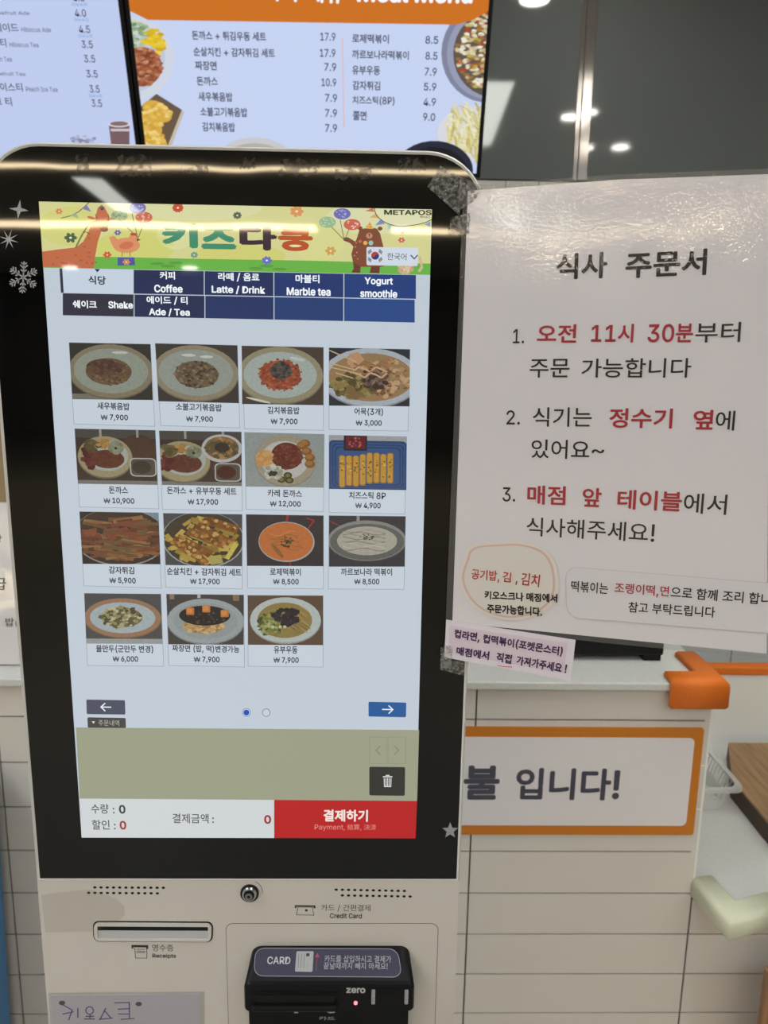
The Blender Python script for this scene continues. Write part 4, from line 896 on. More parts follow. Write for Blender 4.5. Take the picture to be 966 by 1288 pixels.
def f14(p):
    plate(p, (64, 60, 56), (160, 168, 170), (150, 160, 160), .5, .53, .51, .46, .42, .36); p.R(.04, 0, .1, .1, (140, 120, 100), 1.1); p.R(.4, 0, .44, .07, (190, 190, 186), 1.1); p.R(.86, 0, .94, .12, (140, 110, 84), 1.1)
    p.E(.48, .62, .27, .16, (176, 138, 84), 2); p.B(.48, .64, .26, .14, 90, .03, [(196, 158, 100), (160, 120, 70), (214, 178, 120)], 2.2)
    p.E(.49, .42, .335, .2, (34, 28, 26), 3); p.B(.49, .46, .28, .13, 40, .018, [(60, 50, 44), (84, 70, 56), (24, 20, 20)], 3.2)
    for (x, y) in ((.3, .33), (.51, .28), (.75, .37)): p.P(rrect(x - .05, y - .07, x + .055, y + .075, .015, 2), (204, 116, 48), 3.9); p.P(rrect(x - .04, y - .055, x + .03, y + .04, .015, 2), (220, 142, 72), 4.1)
def f15(p):
    p.R(0, 0, 1, 1, (92, 70, 54), 1); p.R(0, .3, 1, .36, (104, 80, 62), 1.1); p.E(.5, .51, .475, .475, (150, 156, 152), 1.3); p.E(.5, .495, .47, .46, (188, 198, 192), 1.5); p.E(.49, .5, .365, .36, (146, 124, 66), 1.8)
    for k in range(26):
        x, y = random.uniform(.55, .78), random.uniform(.26, .72); p.S([(x - .06, y - .05), (x, y + .01), (x + .05, y + .06)], .012, random.choice([(176, 150, 92), (124, 100, 50), (160, 132, 74)]), 2.2)
    p.B(.3, .58, .17, .24, 130, .026, [(110, 122, 54), (74, 84, 36), (150, 156, 84), (60, 66, 34), (176, 180, 120)], 2.4); p.B(.52, .42, .17, .16, 70, .04, [(44, 36, 40), (58, 48, 52), (36, 30, 34)], 3.1)
    for (x, y) in ((.33, .63), (.43, .63), (.49, .63)): p.E(x, y, .022, .03, (200, 204, 160), 3.9)
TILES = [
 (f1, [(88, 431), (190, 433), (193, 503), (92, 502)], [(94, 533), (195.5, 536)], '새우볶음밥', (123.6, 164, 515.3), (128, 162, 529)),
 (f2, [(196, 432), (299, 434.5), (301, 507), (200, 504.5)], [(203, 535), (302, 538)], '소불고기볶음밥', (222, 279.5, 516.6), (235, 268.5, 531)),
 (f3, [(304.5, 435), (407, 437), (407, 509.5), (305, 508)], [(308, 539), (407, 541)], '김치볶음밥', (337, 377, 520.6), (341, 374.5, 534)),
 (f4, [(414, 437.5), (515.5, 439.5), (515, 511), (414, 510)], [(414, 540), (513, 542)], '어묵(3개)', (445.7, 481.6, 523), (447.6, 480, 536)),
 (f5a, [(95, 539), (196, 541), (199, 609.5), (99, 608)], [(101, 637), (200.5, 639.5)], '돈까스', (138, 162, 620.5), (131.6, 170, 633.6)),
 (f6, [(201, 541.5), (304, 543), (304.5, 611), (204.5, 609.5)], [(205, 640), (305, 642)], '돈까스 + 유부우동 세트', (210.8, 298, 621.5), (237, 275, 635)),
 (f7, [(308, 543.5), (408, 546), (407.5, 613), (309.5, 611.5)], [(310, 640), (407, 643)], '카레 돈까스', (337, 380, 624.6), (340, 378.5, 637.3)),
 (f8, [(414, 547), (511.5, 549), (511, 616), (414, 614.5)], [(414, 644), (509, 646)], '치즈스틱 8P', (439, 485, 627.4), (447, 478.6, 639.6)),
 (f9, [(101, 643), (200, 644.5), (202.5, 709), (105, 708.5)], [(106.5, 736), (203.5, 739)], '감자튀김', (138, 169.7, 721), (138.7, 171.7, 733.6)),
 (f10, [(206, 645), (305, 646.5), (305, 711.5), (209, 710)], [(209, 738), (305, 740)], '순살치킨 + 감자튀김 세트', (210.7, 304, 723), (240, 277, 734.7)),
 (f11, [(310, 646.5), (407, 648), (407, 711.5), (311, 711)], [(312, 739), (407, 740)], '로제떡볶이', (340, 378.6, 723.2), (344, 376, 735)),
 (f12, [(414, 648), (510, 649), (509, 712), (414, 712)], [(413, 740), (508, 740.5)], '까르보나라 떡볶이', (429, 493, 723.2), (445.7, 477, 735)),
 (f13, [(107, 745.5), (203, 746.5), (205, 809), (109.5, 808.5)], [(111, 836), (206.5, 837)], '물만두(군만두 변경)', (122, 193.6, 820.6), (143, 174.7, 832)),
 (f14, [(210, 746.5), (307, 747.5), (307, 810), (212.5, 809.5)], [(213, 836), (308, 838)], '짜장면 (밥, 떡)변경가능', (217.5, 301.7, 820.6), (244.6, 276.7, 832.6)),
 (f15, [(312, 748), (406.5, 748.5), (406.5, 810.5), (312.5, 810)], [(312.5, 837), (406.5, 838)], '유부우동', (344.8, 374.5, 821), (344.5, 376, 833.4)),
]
PRICES = ['7,900', '7,900', '7,900', '3,000', '10,900', '17,900', '12,000', '4,900', '5,900', '17,900', '8,500', '8,500', '6,000', '7,900', '7,900']
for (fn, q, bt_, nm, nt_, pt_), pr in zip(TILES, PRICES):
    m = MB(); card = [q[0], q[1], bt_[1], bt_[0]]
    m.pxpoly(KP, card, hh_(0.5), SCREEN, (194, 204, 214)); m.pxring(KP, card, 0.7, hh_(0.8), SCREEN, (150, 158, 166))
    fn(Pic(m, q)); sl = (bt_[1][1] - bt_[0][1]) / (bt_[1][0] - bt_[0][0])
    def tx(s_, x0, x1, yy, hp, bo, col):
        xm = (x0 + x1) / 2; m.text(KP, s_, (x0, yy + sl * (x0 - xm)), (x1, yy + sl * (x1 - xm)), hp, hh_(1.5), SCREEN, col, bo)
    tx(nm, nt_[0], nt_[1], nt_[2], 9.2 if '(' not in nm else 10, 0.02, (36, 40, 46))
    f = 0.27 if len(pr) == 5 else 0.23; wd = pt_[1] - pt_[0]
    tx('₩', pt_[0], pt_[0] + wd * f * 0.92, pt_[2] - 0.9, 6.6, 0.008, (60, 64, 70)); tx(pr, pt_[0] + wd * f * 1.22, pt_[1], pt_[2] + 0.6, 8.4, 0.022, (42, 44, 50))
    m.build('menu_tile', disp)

# pager, order strip, totals
def but(q, col, r, name, fn=None):
    m = MB(); m.pxpoly(KP, pxround(q, r), hh_(1.5), SCREEN, col)
    if fn: fn(m)
    return m.build(name, disp)
arw = lambda pts: (lambda m: [m.pxstroke(KP, p, 1.5, hh_(2.5), SCREEN, (230, 236, 244)) for p in pts])
but([(109.5, 878.7), (158, 879.5), (158.6, 897.6), (110, 897)], (74, 76, 96), 1.5, 'page_button', arw([[(128, 888), (140.5, 888.2)], [(133, 883.4), (128, 888), (133, 892.8)]]))
but([(463.5, 881.5), (511, 882.5), (510.5, 901), (463.5, 900)], (34, 88, 150), 1.5, 'page_button', arw([[(481, 891), (494, 891.2)], [(489, 886.4), (494, 891.2), (489, 896)]]))
m = MB(); m.pxell(KP, 310.3, 895, 5.4, 5.4, hh_(1), SCREEN, (110, 140, 190)); m.pxell(KP, 310.3, 895, 4.6, 4.6, hh_(1.4), SCREEN, (190, 204, 220)); m.pxell(KP, 310.3, 895, 3.6, 3.6, hh_(1.8), SCREEN, (26, 74, 180)); m.build('page_dot', disp)
m = MB(); m.pxell(KP, 335.2, 895.2, 5.2, 5.2, hh_(1), SCREEN, (120, 128, 138)); m.pxell(KP, 335.2, 895.2, 4.3, 4.3, hh_(1.4), SCREEN, (196, 208, 214)); m.build('page_dot', disp)
m = MB(); m.pxpoly(KP, [(96.5, 913.8), (527, 917), (524.5, 1006), (101.2, 1003)], hh_(1), SCREEN, (154, 156, 132)); m.build('order_strip', disp)
def lab(m):
    m.pxpoly(KP, [(116.5, 906), (120.5, 906), (118.5, 909)], hh_(2.5), SCREEN, (220, 220, 214)); m.text(KP, '주문내역', (125, 911.5), (151, 912), 7.5, hh_(2.5), SCREEN, (176, 176, 168))
but([(110.8, 901), (158.8, 901.8), (159.3, 914.4), (111.4, 914)], (70, 66, 62), 1.5, 'order_list_tab', lab)
for q, pts in (([(465, 926), (486, 926), (486, 959), (465, 959)], [(478, 937), (473, 942.5), (478, 948)]), ([(488, 926), (510, 926), (510, 959), (488, 959)], [(496, 937), (501, 942.5), (496, 948)])):
    m = MB(); m.pxring(KP, q, 0.7, hh_(1.6), SCREEN, (136, 142, 120)); m.pxstroke(KP, pts, 1.4, hh_(1.6), SCREEN, (128, 134, 114)); m.build('scroll_button', disp)
def bin_(m):
    W_ = (226, 228, 226)
    m.pxstroke(KP, [(482, 975.5), (493, 975.5)], 1.4, hh_(2.5), SCREEN, W_); m.pxstroke(KP, [(485.5, 973.8), (489.5, 973.8)], 1.2, hh_(2.5), SCREEN, W_)
    for x in (483.2, 485.4, 487.5, 489.6, 491.8): m.pxstroke(KP, [(x, 977.5), (x + (487.5 - x) * .08, 987.5)], 1.0, hh_(2.5), SCREEN, W_)
    m.pxstroke(KP, [(483.4, 987.8), (491.6, 987.8)], 1.1, hh_(2.5), SCREEN, W_)
but([(464.5, 963), (509.5, 963.5), (509, 999.5), (464.5, 999)], (48, 48, 44), 2, 'trash_button', bin_)
m = MB(); m.pxpoly(KP, [(101.2, 1003), (345.2, 1004.7), (345.2, 1052.5), (103.5, 1052)], hh_(1.2), SCREEN, (205, 210, 212))
TD = (70, 68, 66)
m.text(KP, '수량', (116, 1021.6), (137.8, 1021.8), 12, hh_(2), SCREEN, TD, 0.006); m.text(KP, ':', (143, 1021.5), (145, 1021.5), 7, hh_(2), SCREEN, TD, 0.01); m.text(KP, '0', (150.8, 1021.8), (159, 1021.8), 11, hh_(2), SCREEN, (66, 64, 66), 0.03)
m.text(KP, '할인', (117, 1041.6), (139, 1041.8), 12, hh_(2), SCREEN, TD, 0.006); m.text(KP, ':', (144.5, 1041.5), (146.5, 1041.5), 7, hh_(2), SCREEN, TD, 0.01); m.text(KP, '0', (151.7, 1041.8), (160, 1041.8), 11, hh_(2), SCREEN, (156, 56, 54), 0.03)
m.text(KP, '결제금액', (218, 1033.6), (263, 1034), 12, hh_(2), SCREEN, TD, 0.006); m.text(KP, ':', (267.6, 1033.5), (269.6, 1033.5), 7, hh_(2), SCREEN, TD, 0.01); m.text(KP, '0', (332.7, 1034.6), (341.5, 1034.6), 11, hh_(2), SCREEN, (150, 40, 42), 0.03)
m.build('total_bar', disp)
m = MB(); m.pxpoly(KP, [(345.2, 1004.7), (524.4, 1006), (522.5, 1053), (345.2, 1052.5)], hh_(1.2), SCREEN, (180, 26, 28)); m.text(KP, '결제하기', (407, 1031.6), (462.6, 1032), 15, hh_(2), SCREEN, (240, 226, 220), 0.032); m.text(KP, 'Payment, 結算, 決済', (396, 1043.4), (473, 1043.8), 8.5, hh_(2), SCREEN, (222, 140, 136)); m.build('pay_button', disp)

# ------------------------------------------------------------------ lower panel fittings
hp = 0.0013
def holes(rows_):
    m = MB()
    for (x0, x1, y0, y1) in rows_:
        for k in range(12):
            x = x0 + (x1 - x0) * k / 11; y = y0 + (y1 - y0) * k / 11; m.pxell(KP, x, y, 2.2, 1.5, hp, HOLE, n=12)
    m.build('speaker_grille', kiosk)
holes([(120, 206, 1114.8, 1115.2), (112.3, 198.5, 1121.6, 1122.2)]); holes([(423, 508.5, 1117.6, 1119.2), (430.7, 515.8, 1124.8, 1126.2)])
c = KP.px(314.5, 1121); r = 0.0062
m = MB(); m.tube(KP.at(c, 0.0012), KP.at(c, 0.0034), r * 1.12, BLACK_PLASTIC, 32); m.tube(KP.at(c, 0.0034), KP.at(c, 0.0048), r * 0.96, CHROME, 32, r * 0.86)
lk = m.build('panel_lock', kiosk)
m = MB(); m.tube(KP.at(c, 0.0048), KP.at(c, 0.0052), r * 0.66, HOLE, 28); m.tube(KP.at(c, 0.0052), KP.at(c, 0.0066), r * 0.46, STEEL, 24); m.tube(KP.at(c, 0.0066), KP.at(c, 0.0068), r * 0.2, HOLE, 16); m.build('key_barrel', lk)
m = MB(); m.stroke(KP, [KP.px(314.5 + 16 * math.cos(a), 1121 + 15 * math.sin(a)) for a in [-1.15 + .2 * j for j in range(7)]], 0.0004, hp, INK, (40, 38, 36)); m.build('turn_mark', kiosk)
# receipt slot: raised rounded lip, dark outline, recess, paper edge
m = MB(); m.pxpoly(KP, pxround([(117.2, 1156.7), (268.8, 1157.7), (267.8, 1183.8), (118.2, 1182.8)], 7.5), hp, HOLE)
q = pxround([(119, 1158.5), (267, 1159.5), (266, 1182), (120, 1181)], 6.5); qq = [KP.px(*p) for p in q]; qi = [KP.px(*p) for p in pxround([(123.5, 1162.5), (262.5, 1163.3), (262, 1179), (124, 1178.3)], 1.5)]
n = len(qq); V = [KP.at(p, 0.0013) for p in qq] + [KP.at(p, 0.0024) for p in qq] + [KP.at(p, 0.0024) for p in qi] + [KP.at(p, 0.0014) for p in qi]
m.mesh(V, [[r_ * n + (k + 1) % n, r_ * n + k, (r_ + 1) * n + k, (r_ + 1) * n + (k + 1) % n] for r_ in range(3) for k in range(n)], PANEL)
slot = m.build('receipt_slot', kiosk)
m = MB(); m.pxpoly(KP, [(123.5, 1162.5), (262.5, 1163.3), (262.5, 1169), (123.5, 1168.4)], 0.0015, HOLE); m.pxpoly(KP, [(123.5, 1168.4), (262.5, 1169), (262, 1179), (124, 1178.3)], 0.0015, pbr('receipt_paper', (190, 190, 192), 0.7)); m.build('slot_mouth', slot)
BK = (46, 43, 40)
m = MB(); m.pxpoly(KP, [(166, 1187), (187, 1187.3), (187, 1192), (184.5, 1192), (184.5, 1189.6), (168.5, 1189.4), (168.5, 1191.5), (166, 1191.5)], hp, INK, BK); m.pxring(KP, [(170, 1189.6), (185, 1189.8), (185.3, 1203.6), (171, 1203.4)], 0.8, hp, INK, BK)
for y in (1192.3, 1194.6, 1196.6): m.pxstroke(KP, [(172.5, y), (183, y + .2)], 0.9, hp, INK, BK)
m.text(KP, '영수증', (192, 1194.8), (218.8, 1195.2), 8.6, hp, INK, BK); m.text(KP, 'Receipts', (192.3, 1204), (222, 1204.3), 6.2, hp, INK, BK, 0.015); m.build('receipt_sign', kiosk)
m = MB(); m.pxpoly(KP, [(371, 1137), (397, 1137.4), (397, 1141), (394.5, 1141), (394.5, 1139), (373, 1138.8), (373, 1140.8), (371, 1140.8)], hp, INK, BK); m.pxring(KP, [(375, 1139.4), (393, 1139.6), (395, 1149.6), (373, 1149.2)], 0.8, hp, INK, BK); m.pxell(KP, 385.5, 1143.6, 1.9, 1.5, hp, INK, BK)
m.text(KP, '카드 / 간편결제', (404, 1145), (466, 1145.6), 9, hp, INK, BK); m.text(KP, 'Credit Card', (415, 1153.4), (455, 1153.8), 6.4, hp, INK, BK, 0.015); m.build('card_sign', kiosk)
# reader bay: shallow plate with a thin groove
zg_ = KP.px(420, 1330).y
a = KP.px(284, 1158.5); b_ = KP.px(551, 1161); xg0, xg1, ygt = (a.x + KP.px(287, 1277).x) / 2, (b_.x + KP.px(548, 1277).x) / 2, (a.y + b_.y) / 2
m = MB(); m.prism(rrect(xg0, zg_, xg1, ygt, 0.006), k3, 0.0011, 0.00125, GROUT); m.prism(rrect(xg0 + .0005, zg_ + .0005, xg1 - .0005, ygt - .0005, 0.0056), k3, 0.0012, 0.0017, PANEL); m.build('reader_bay', kiosk)
# card reader
D0 = -0.014; D1 = -0.022
FPn = Plane((0, D1, 0), (1, 0, 0), (0, 0, 1))
tl, tr = onY(326, 1189, -0.0017), onY(506, 1190, -0.0017)
fl, frr = onY(306.5, 1238, D1), onY(521.5, 1238, D1)
gl = onY(306.5, 1276, D1); zfr = (fl.z + frr.z) / 2; zbk = (tl.z + tr.z) / 2; zbt = onY(400, 1273, D1).z
m = MB()
def frame_pts(y, x0, x1, z0, z1, rt): return [(p[0], y, p[1]) for p in rrect(x0, z0, x1, z1, [0.003, 0.003, rt, rt], 6)]
L0 = frame_pts(-0.0016, tl.x - 0.006, tr.x + 0.006, zbt, zbk, 0.008); L1 = frame_pts(-0.012, tl.x - 0.0075, tr.x + 0.0075, zbt, zbk - 0.006, 0.008)
L2 = frame_pts(D1 + 0.002, fl.x, frr.x, zbt, zfr + 0.0012, 0.005); L3 = frame_pts(D1, fl.x + 0.001, frr.x - 0.001, zbt + 0.001, zfr, 0.005)
n = len(L0); V = [Vector(p) for L in (L0, L1, L2, L3) for p in L]
m.mesh(V, [[r_ * n + k, r_ * n + (k + 1) % n, (r_ + 1) * n + (k + 1) % n, (r_ + 1) * n + k] for r_ in range(3) for k in range(n)] + [list(range(3 * n, 4 * n))], BLACK_PLASTIC)
lb = frame_pts(D1 + 0.003, fl.x + 0.003, frr.x - 0.004, zbt - 0.045, zbt, 0.001); lb2 = frame_pts(-0.0016, fl.x + 0.003, frr.x - 0.004, zbt - 0.045, zbt, 0.001)
m.mesh([Vector(p) for p in lb2 + lb], [[k, (k + 1) % n, n + (k + 1) % n, n + k] for k in range(n)] + [list(range(n, 2 * n))], DARK_PLASTIC)
rd = m.build('card_reader', kiosk)
# sloping top label
pB, pF = Vector((0, -0.012, zbk - 0.006)), Vector((0, D1 + 0.002, zfr + 0.0012))
LP = Plane(pF, (1, 0, 0), (pB - pF))
hl = 0.0003
m = MB(); q = pxround([(321.5, 1192.5), (500, 1193.5), (505.5, 1229), (319.5, 1227.5)], 11); m.pxpoly(LP, q, hl, INK, (52, 44, 72)); m.pxring(LP, q, 0.8, hl * 1.3, INK, (150, 146, 156))
m.text(LP, 'CARD', (336, 1212.6), (365, 1212.8), 9.4, hl * 1.5, INK, (206, 204, 208), 0.012); m.pxpoly(LP, pxround([(373, 1196.5), (394.5, 1196.5), (393, 1222.5), (371, 1222)], 1.5), hl * 1.5, INK, (176, 176, 176)); m.pxpoly(LP, [(385.5, 1199), (389.5, 1199), (389, 1202.8), (385, 1202.8)], hl * 2, INK, (40, 38, 44))
for x in (376, 379.5, 383): m.pxstroke(LP, [(x, 1200), (x - 1, 1217)], 0.7, hl * 2, INK, (120, 118, 122))
a_, c_2 = (386.5, 1219.5), (387.5, 1211); m.text(LP, 'VISA', a_, c_2, 3.4, hl * 2, INK, (70, 70, 86), 0.02)
m.pxstroke(LP, [(397.5, 1221), (399, 1203)], 0.9, hl * 1.6, INK, (128, 70, 84)); m.pxpoly(LP, [(396.3, 1204), (399.4, 1198.5), (401.8, 1204)], hl * 1.6, INK, (170, 78, 92))
m.text(LP, '카드를 삽입하시고 결제가', (408, 1210.2), (492, 1211), 8.8, hl * 1.6, INK, (178, 176, 184), 0.004); m.text(LP, '끝날때까지 빼지 마세요!', (407, 1219), (487.5, 1219.6), 8.6, hl * 1.6, INK, (178, 176, 184), 0.004); m.build('top_label', rd)
hf = 0.0003
m = MB(); m.pxpoly(FPn, pxround([(316, 1247), (429, 1247.5), (427, 1268), (316, 1268)], 4), hf, DARK_PLASTIC); m.pxpoly(FPn, [(320, 1251), (423, 1251.5), (420, 1262.5), (322, 1262)], hf * 2, HOLE)
s0, s1, sz0, sz1 = onY(318, 1262, D1).x, onY(424, 1262, D1).x, onY(370, 1267, D1).z, onY(370, 1260, D1).z
m.box(s0, s1, D1 - 0.005, D1, sz0, sz1, BLACK_PLASTIC, bev=0.0012); m.build('card_slot', rd)
m = MB(); m.pxpoly(FPn, pxround([(464, 1243), (517, 1243), (516, 1266), (463, 1266)], 4), hf, DARK_PLASTIC); m.pxpoly(FPn, [(482, 1249), (500, 1249), (505, 1264), (477, 1264)], hf * 2, BLACK_PLASTIC)
m.pxpoly(FPn, pxround([(467.3, 1243.8), (472, 1243.8), (471.6, 1262.5), (467, 1262.5)], 1), hf * 2, SILVER); m.pxpoly(FPn, pxround([(509, 1244), (513.8, 1244), (513.2, 1262.5), (508.6, 1262.5)], 1), hf * 2, SILVER); m.build('fingertip_window', rd)
m = MB(); m.text(FPn, 'zero', (435.5, 1248.6), (459.5, 1248.8), 6.6, hf, INK, (190, 188, 190), 0.03); m.pxpoly(FPn, [(370, 1271), (375, 1271), (375, 1274), (370, 1274)], hf, SILVER); m.pxpoly(FPn, [(411, 1272.5), (422, 1271), (421, 1273.6), (415, 1274.2)], hf, SILVER); m.text(FPn, '카드', (401, 1286.5), (421, 1286.7), 4.5, -0.0026, INK, (150, 150, 150), 0.02); m.build('brand_mark', rd)
c = FPn.px(447.3, 1261); m = MB(); m.tube(FPn.at(c, 0.0), FPn.at(c, 0.0009), 0.0014, lamp_mat('red_indicator', (255, 40, 70), 2.2), 14); m.build('indicator_lamp', rd)

# stickers and old tape on the kiosk
def star(cx, cy, n_, R1_, r1_, rot, sx=1.0):
    return [(cx + sx * (R1_ if k % 2 == 0 else r1_) * math.sin(rot + math.pi * k / n_), cy - (R1_ if k % 2 == 0 else r1_) * math.cos(rot + math.pi * k / n_)) for k in range(2 * n_)]
m = MB(); m.pxpoly(KP, star(25, 264, 4, 12.5, 3.4, 0.12), hp, SILVER); m.build('star_sticker', kiosk)
m = MB(); m.pxpoly(KP, star(12, 301.5, 8, 13, 2.8, 0.3), hp, SILVER); m.build('star_sticker', kiosk)
m = MB(); m.pxpoly(KP, star(566, 1043.5, 5, 10.5, 4.6, 0.0), hp, SILVER); m.build('star_sticker', kiosk)
m = MB(); cx, cy = 30.3, 349
for k in range(6):
    a = math.pi / 3 * k + 0.06; ux, uy = math.sin(a), -math.cos(a); vx, vy = -uy, ux
    P_ = lambda r_, s_: (cx + ux * r_ * 1.0 + vx * s_, cy + (uy * r_ + vy * s_) * 1.05)
    m.pxstroke(KP, [P_(0, 0), P_(18.5, 0)], 1.8, hp, SILVER, (255, 255, 255))
    for (r0_, L_) in ((6.0, 4.0), (10.5, 5.5), (14.5, 4.0)):
        for sg in (-1, 1): m.pxstroke(KP, [P_(r0_, 0), P_(r0_ + L_ * .72, sg * L_ * .8)], 1.5, hp, SILVER, (255, 255, 255))
m.build('snowflake_sticker', kiosk)
def torn(x0, y0, x1, y1, j=2.5, n_=14):
    P_ = []
    for k in range(n_): P_.append((x0 + (x1 - x0) * k / n_, y0 + random.uniform(-j, j)))
    for k in range(4): P_.append((x1 + random.uniform(-j, j), y0 + (y1 - y0) * k / 4))
    for k in range(n_): P_.append((x1 - (x1 - x0) * k / n_, y1 + random.uniform(-j, j)))
    for k in range(4): P_.append((x0 + random.uniform(-j, j), y1 - (y1 - y0) * k / 4))
    return P_
m = MB()
for (x0, y0, x1, y1) in ((97, 194, 112, 216), (148, 196, 190, 222), (302, 199, 322, 212), (352, 201, 400, 222), (228, 208, 262, 218), (500, 200, 536, 216), (420, 212, 470, 226)): m.pxpoly(KP, torn(x0, y0, x1, y1), hp + 0.0001 , RESIDUE)
m.build('tape_residue', kiosk)
m = MB(); m.pxpoly(KP, [(53, 1124), (80, 1120), (116, 1117), (128, 1122), (146, 1128), (157, 1138), (158, 1148), (151, 1156), (142, 1160), (118, 1170), (58, 1171)], hp + 0.0003, FILM); m.build('old_tape', kiosk)

# ------------------------------------------------------------------ handwritten card on the lower panel
hq = [(65.5, 1250), (252, 1248.5), (252, 1345), (70, 1345)]
c = KP.px(160, 1340)
t = thing('handwritten_card', 'white handwritten card in a clear sleeve at kiosk lower left', 'note', KP.at(c, 0.0013))
m = MB(); m.prism([tuple(KP.px(*p)) for p in hq[::-1]], k3, 0.0013, 0.0018, pbr('card_paper', (206, 200, 212), 0.5)); m.build('card', t)
m = MB(); m.pxpoly(KP, [(62, 1246), (258, 1244.5), (258, 1345), (68, 1345)], 0.0021, POUCH); m.build('sleeve', t)
zz = lambda pts: [(30 + x * 0.2795, 1080 + y * 0.2795) for x, y in pts]
m = MB(); PU = (66, 56, 140)
for pts in ([(178, 648), (222, 672), (206, 716)], [(180, 690), (226, 680)], [(247, 664), (247, 706)], [(302, 690), (302, 708)], [(276, 712), (322, 712)], [(284, 700), (318, 700)], [(372, 664), (348, 712)], [(366, 674), (394, 706)], [(342, 714), (402, 708)], [(412, 640), (478, 638), (478, 706)], [(428, 668), (474, 666)], [(430, 690), (472, 690)], [(440, 714), (500, 710)]): m.pxstroke(KP, zz(pts), 1.5, 0.0020, INK, PU)
m.pxring(KP, [(30 + (300 + 17 * math.cos(a)) * .2795, 1080 + (674 + 17 * math.sin(a)) * .2795) for a in [j * .45 for j in range(14)]], 1.4, 0.0020, INK, PU)
for (x, y) in ((176, 640), (520, 645)): m.pxell(KP, 30 + x * .2795, 1080 + y * .2795, 4, 2.7, 0.0020, INK, (40, 34, 70))
m.build('handwriting', t)

# ================================================================== laminated notice taped to the kiosk
pTL, pBL = onY(588.5, 241, -0.006), onY(569, 783, -0.006)
pTR = onY(969, 220, -0.052)
U = (pTR - pTL); V_ = (pTL - pBL)
NP = Plane(pBL, U, V_)
hn = 0.0003
t = thing('order_notice', 'large laminated order notice taped to the right edge of the kiosk', 'notice', pBL)
n3 = lambda p, d: NP.at(p, d)
sh = [(569, 783), (964, 822), (969, 219), (778, 226), (588.5, 240)]
m = MB(); m.prism([tuple(NP.px(*p)) for p in sh], n3, -0.0004, 0.0, PAPER); m.prism([tuple(NP.px(*p)) for p in sh], n3, 0.0, 0.0002, LAMINK, (226, 218, 221)); m.build('sheet', t)
po = [(560.5, 786), (763, 809), (970, 829), (975, 212), (780, 219), (583, 233)]
inn_ = [(569, 783), (766, 802.4), (964, 822), (969, 219), (778, 226), (588.5, 240)]
m = MB()
for k in range(6):
    j = (k + 1) % 6; m.pxpoly(NP, [po[k], po[j], inn_[j], inn_[k]], 0.0001, POUCH)
m.build('laminate_border', t)
BKT, RD = (20, 17, 19), (170, 24, 46)
hn = 0.0005
def nt(s_, p0, p1, h_, col=BKT, bo=0.007): m.text(NP, s_, p0, p1, h_, hn, LAMINK, col, bo)
m = MB()
nt('식사', (699, 352), (763, 350), 33, BKT, 0.025); nt('주문서', (786, 350.5), (888, 346), 33, BKT, 0.025)
m.build('text_line', t); m = MB()
nt('1.', (645, 432), (659, 432), 18); nt('오전', (675, 431), (724.6, 431), 23, RD, 0.022); nt('11시', (743, 431), (796, 431), 23.5, RD, 0.022); nt('30분', (814, 431), (871, 430.5), 23.5, RD, 0.022); nt('부터', (874, 431), (930.5, 430), 25)
m.build('text_line', t); m = MB()
nt('주문', (666, 475), (716, 475), 23.5); nt('가능합니다', (731, 475), (868.5, 475), 24.5)
m.build('text_line', t); m = MB()
nt('2.', (637, 534), (654, 534), 18); nt('식기는', (670, 536.5), (744, 537), 24.5); nt('정수기', (766, 538), (845, 539), 25, RD, 0.022); nt('옆', (871, 540), (896, 540.5), 25, RD, 0.022); nt('에', (899, 541), (923, 541.5), 25)
m.build('text_line', t); m = MB()
nt('있어요', (668, 576), (741, 578), 24); nt('~', (744, 570), (760, 570), 5)
m.build('text_line', t); m = MB()
nt('3.', (632, 630.6), (648, 631), 18); nt('매점', (663, 634), (711, 635.6), 24, RD, 0.022); nt('앞', (732, 637), (756, 638), 24, RD, 0.022); nt('테이블', (776, 640), (856.6, 643.5), 25, RD, 0.022); nt('에서', (859, 645), (913, 647.5), 25.5)
m.build('text_line', t); m = MB()
nt('식사해주세요!', (662, 673.5), (822.6, 682.5), 24)
m.build('text_line', t)
# tape at the upper corner and along the edge
def crumple(pts, h, amp, mat, pl=KP):
    mm = MB(); base = [pl.px(*p) for p in pts]; G = 7; vs = []
    for i in range(G + 1):
        for j in range(G + 1):
            q = quad([tuple(x) for x in base], i / G, j / G); vs.append(pl.at(q, h + amp * random.random()))
    mm.mesh(vs, [[(i) * (G + 1) + j, i * (G + 1) + j + 1, (i + 1) * (G + 1) + j + 1, (i + 1) * (G + 1) + j] for i in range(G) for j in range(G)], mat); return mm
crumple([(537, 236), (553, 210), (580, 225), (577, 272)], 0.0022, 0.0016, TAPE).build('tape_strip', t)
crumple([(577, 225), (606, 238), (606, 249), (574, 268)], 0.0065, 0.0022, TAPE).build('tape_strip', t)
crumple([(565, 276), (590, 270), (589, 297), (564, 296)], 0.0064, 0.0010, TAPE).build('tape_strip', t)
crumple([(554, 812), (585, 818), (583, 848), (553, 840)], 0.0022, 0.0016, TAPE).build('tape_strip', t)

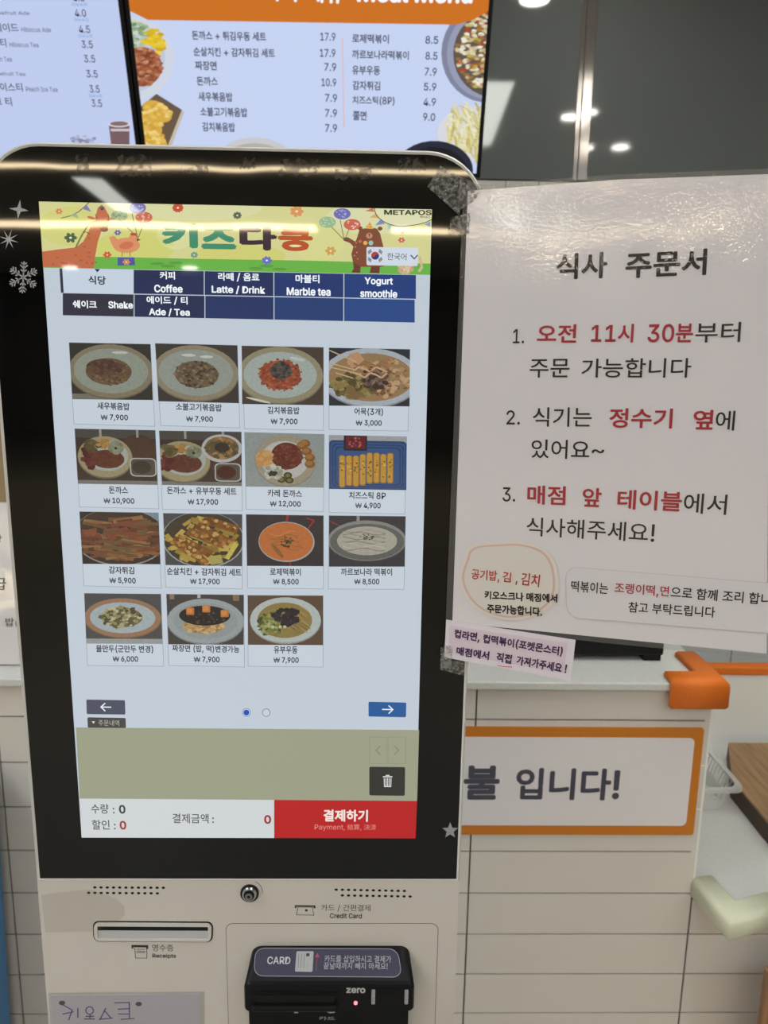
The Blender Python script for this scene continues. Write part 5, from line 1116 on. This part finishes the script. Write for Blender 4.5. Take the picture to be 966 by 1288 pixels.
# notes stuck to the notice
oq = [(584, 700), (588, 689), (600, 683), (625, 681), (650, 680), (672, 684), (688, 692), (698, 706), (702, 722), (702, 742), (696, 758), (682, 770), (660, 778), (636, 779.5), (612, 773), (594, 761), (582, 744), (577, 724)]
def smooth(pts, n_=4):
    out = []
    for i in range(len(pts)):
        p0, p1, p2, p3 = pts[i - 1], pts[i], pts[(i + 1) % len(pts)], pts[(i + 2) % len(pts)]
        for k in range(n_):
            u_ = k / n_; out.append(tuple(0.5 * ((2 * p1[d]) + (-p0[d] + p2[d]) * u_ + (2 * p0[d] - 5 * p1[d] + 4 * p2[d] - p3[d]) * u_ * u_ + (-p0[d] + 3 * p1[d] - 3 * p2[d] + p3[d]) * u_ ** 3) for d in (0, 1)))
    return out
oq = smooth(oq); cxx, cyy = 640, 730
ins = lambda f: [(cxx + (x - cxx) * f, cyy + (y - cyy) * f) for x, y in oq]
t = thing('memo_note', 'cream rounded memo note with pink border stuck to the order notice', 'note', NP.at(NP.px(640, 779), 0.001))
m = MB(); m.prism([tuple(NP.px(*p)) for p in oq[::-1]], n3, 0.0006, 0.0010, pbr('cream_paper', (228, 218, 206), 0.6)); m.pxpoly(NP, ins(0.93), 0.00115, INK, (222, 186, 178)); m.pxpoly(NP, ins(0.885), 0.0013, INK, (224, 216, 206)); m.build('paper', t)
m = MB(); R5 = (190, 62, 46)
m.text(NP, '공기밥,', (593, 729.5), (628, 732.5), 15, 0.00145, INK, R5, 0.018, 0.03); m.text(NP, '김 ,', (632, 733), (651, 735), 15, 0.00145, INK, R5, 0.018, 0.03); m.text(NP, '김치', (655, 735), (678, 738), 16, 0.00145, INK, R5, 0.018, 0.03)
m.text(NP, '키오스크나 매점에서', (609.7, 753), (701, 757.5), 11, 0.00145, INK, (34, 28, 30), 0.04, 0.05); m.text(NP, '주문가능합니다.', (612.7, 770), (682, 774.5), 11.5, 0.00145, INK, (34, 28, 30), 0.04, 0.05); m.build('handwriting', t)
t = thing('clear_label', 'narrow pale label with tteokbokki cooking notice on the large notice', 'label', NP.at(NP.px(850, 790), 0.001))
lq = pxround([(711, 712), (992, 735), (990, 798), (713, 776)], 16); n3b = n3
m = MB(); m.prism([tuple(NP.px(*p)) for p in lq[::-1]], n3, 0.0006, 0.0008, LAMINK, (224, 217, 220)); m.pxring(NP, lq, 0.7, 0.0009, INK, (196, 190, 192)); m.build('film', t)
m = MB(); hb = 0.0010
m.text(NP, '떡볶이는', (718, 743.5), (764.4, 747), 14, hb, INK, BKT, 0.012); m.text(NP, '조랭이떡,면', (772.6, 747), (840.6, 752), 15, hb, INK, RD, 0.012); m.text(NP, '으로 함께 조리 합니다', (843, 751), (984, 762), 14.5, hb, INK, BKT, 0.012); m.text(NP, '참고 부탁드립니다', (790, 769.5), (898.6, 776.5), 13.5, hb, INK, BKT, 0.012); m.build('lettering', t)
t = thing('paper_strip_note', 'pale pink paper strip with purple handwriting below the order notice', 'note', NP.at(NP.px(640, 850), 0.001))
sq = [(561.5, 779), (724, 804.5), (718, 856), (559, 826)]
m = MB(); m.prism([tuple(NP.px(*p)) for p in sq[::-1]], n3, 0.0006, 0.0011, pbr('pink_paper', (232, 220, 228), 0.6)); m.pxpoly(NP, [(566, 786), (714, 808), (709, 846), (564, 820)], 0.00122, INK, (226, 206, 216)); m.build('paper', t)
m = MB(); PUR = (60, 26, 80)
m.text(NP, '컵라면, 컵떡볶이(포켓몬스터)', (571, 803), (707, 826), 13, 0.0014, INK, PUR, 0.036, 0.04); m.text(NP, '매점에서', (574, 823), (615, 829.5), 11, 0.0014, INK, PUR, 0.036, 0.05); m.text(NP, '직접', (624, 831), (643, 834.5), 12, 0.0014, INK, PUR, 0.036, 0.05); m.text(NP, '가져가주세요 !', (649, 835), (712, 846.5), 12, 0.0014, INK, PUR, 0.036, 0.05)
m.pxstroke(NP, [(626, 836), (634, 837.5), (644, 838)], 0.9, 0.0014, INK, (206, 60, 60)); m.build('handwriting', t)
crumple([(556, 806), (568, 808), (566, 836), (553, 834)], 0.0075, 0.0008, TAPE).build('tape_strip', t)

bpy.data.scenes.remove(TMP)
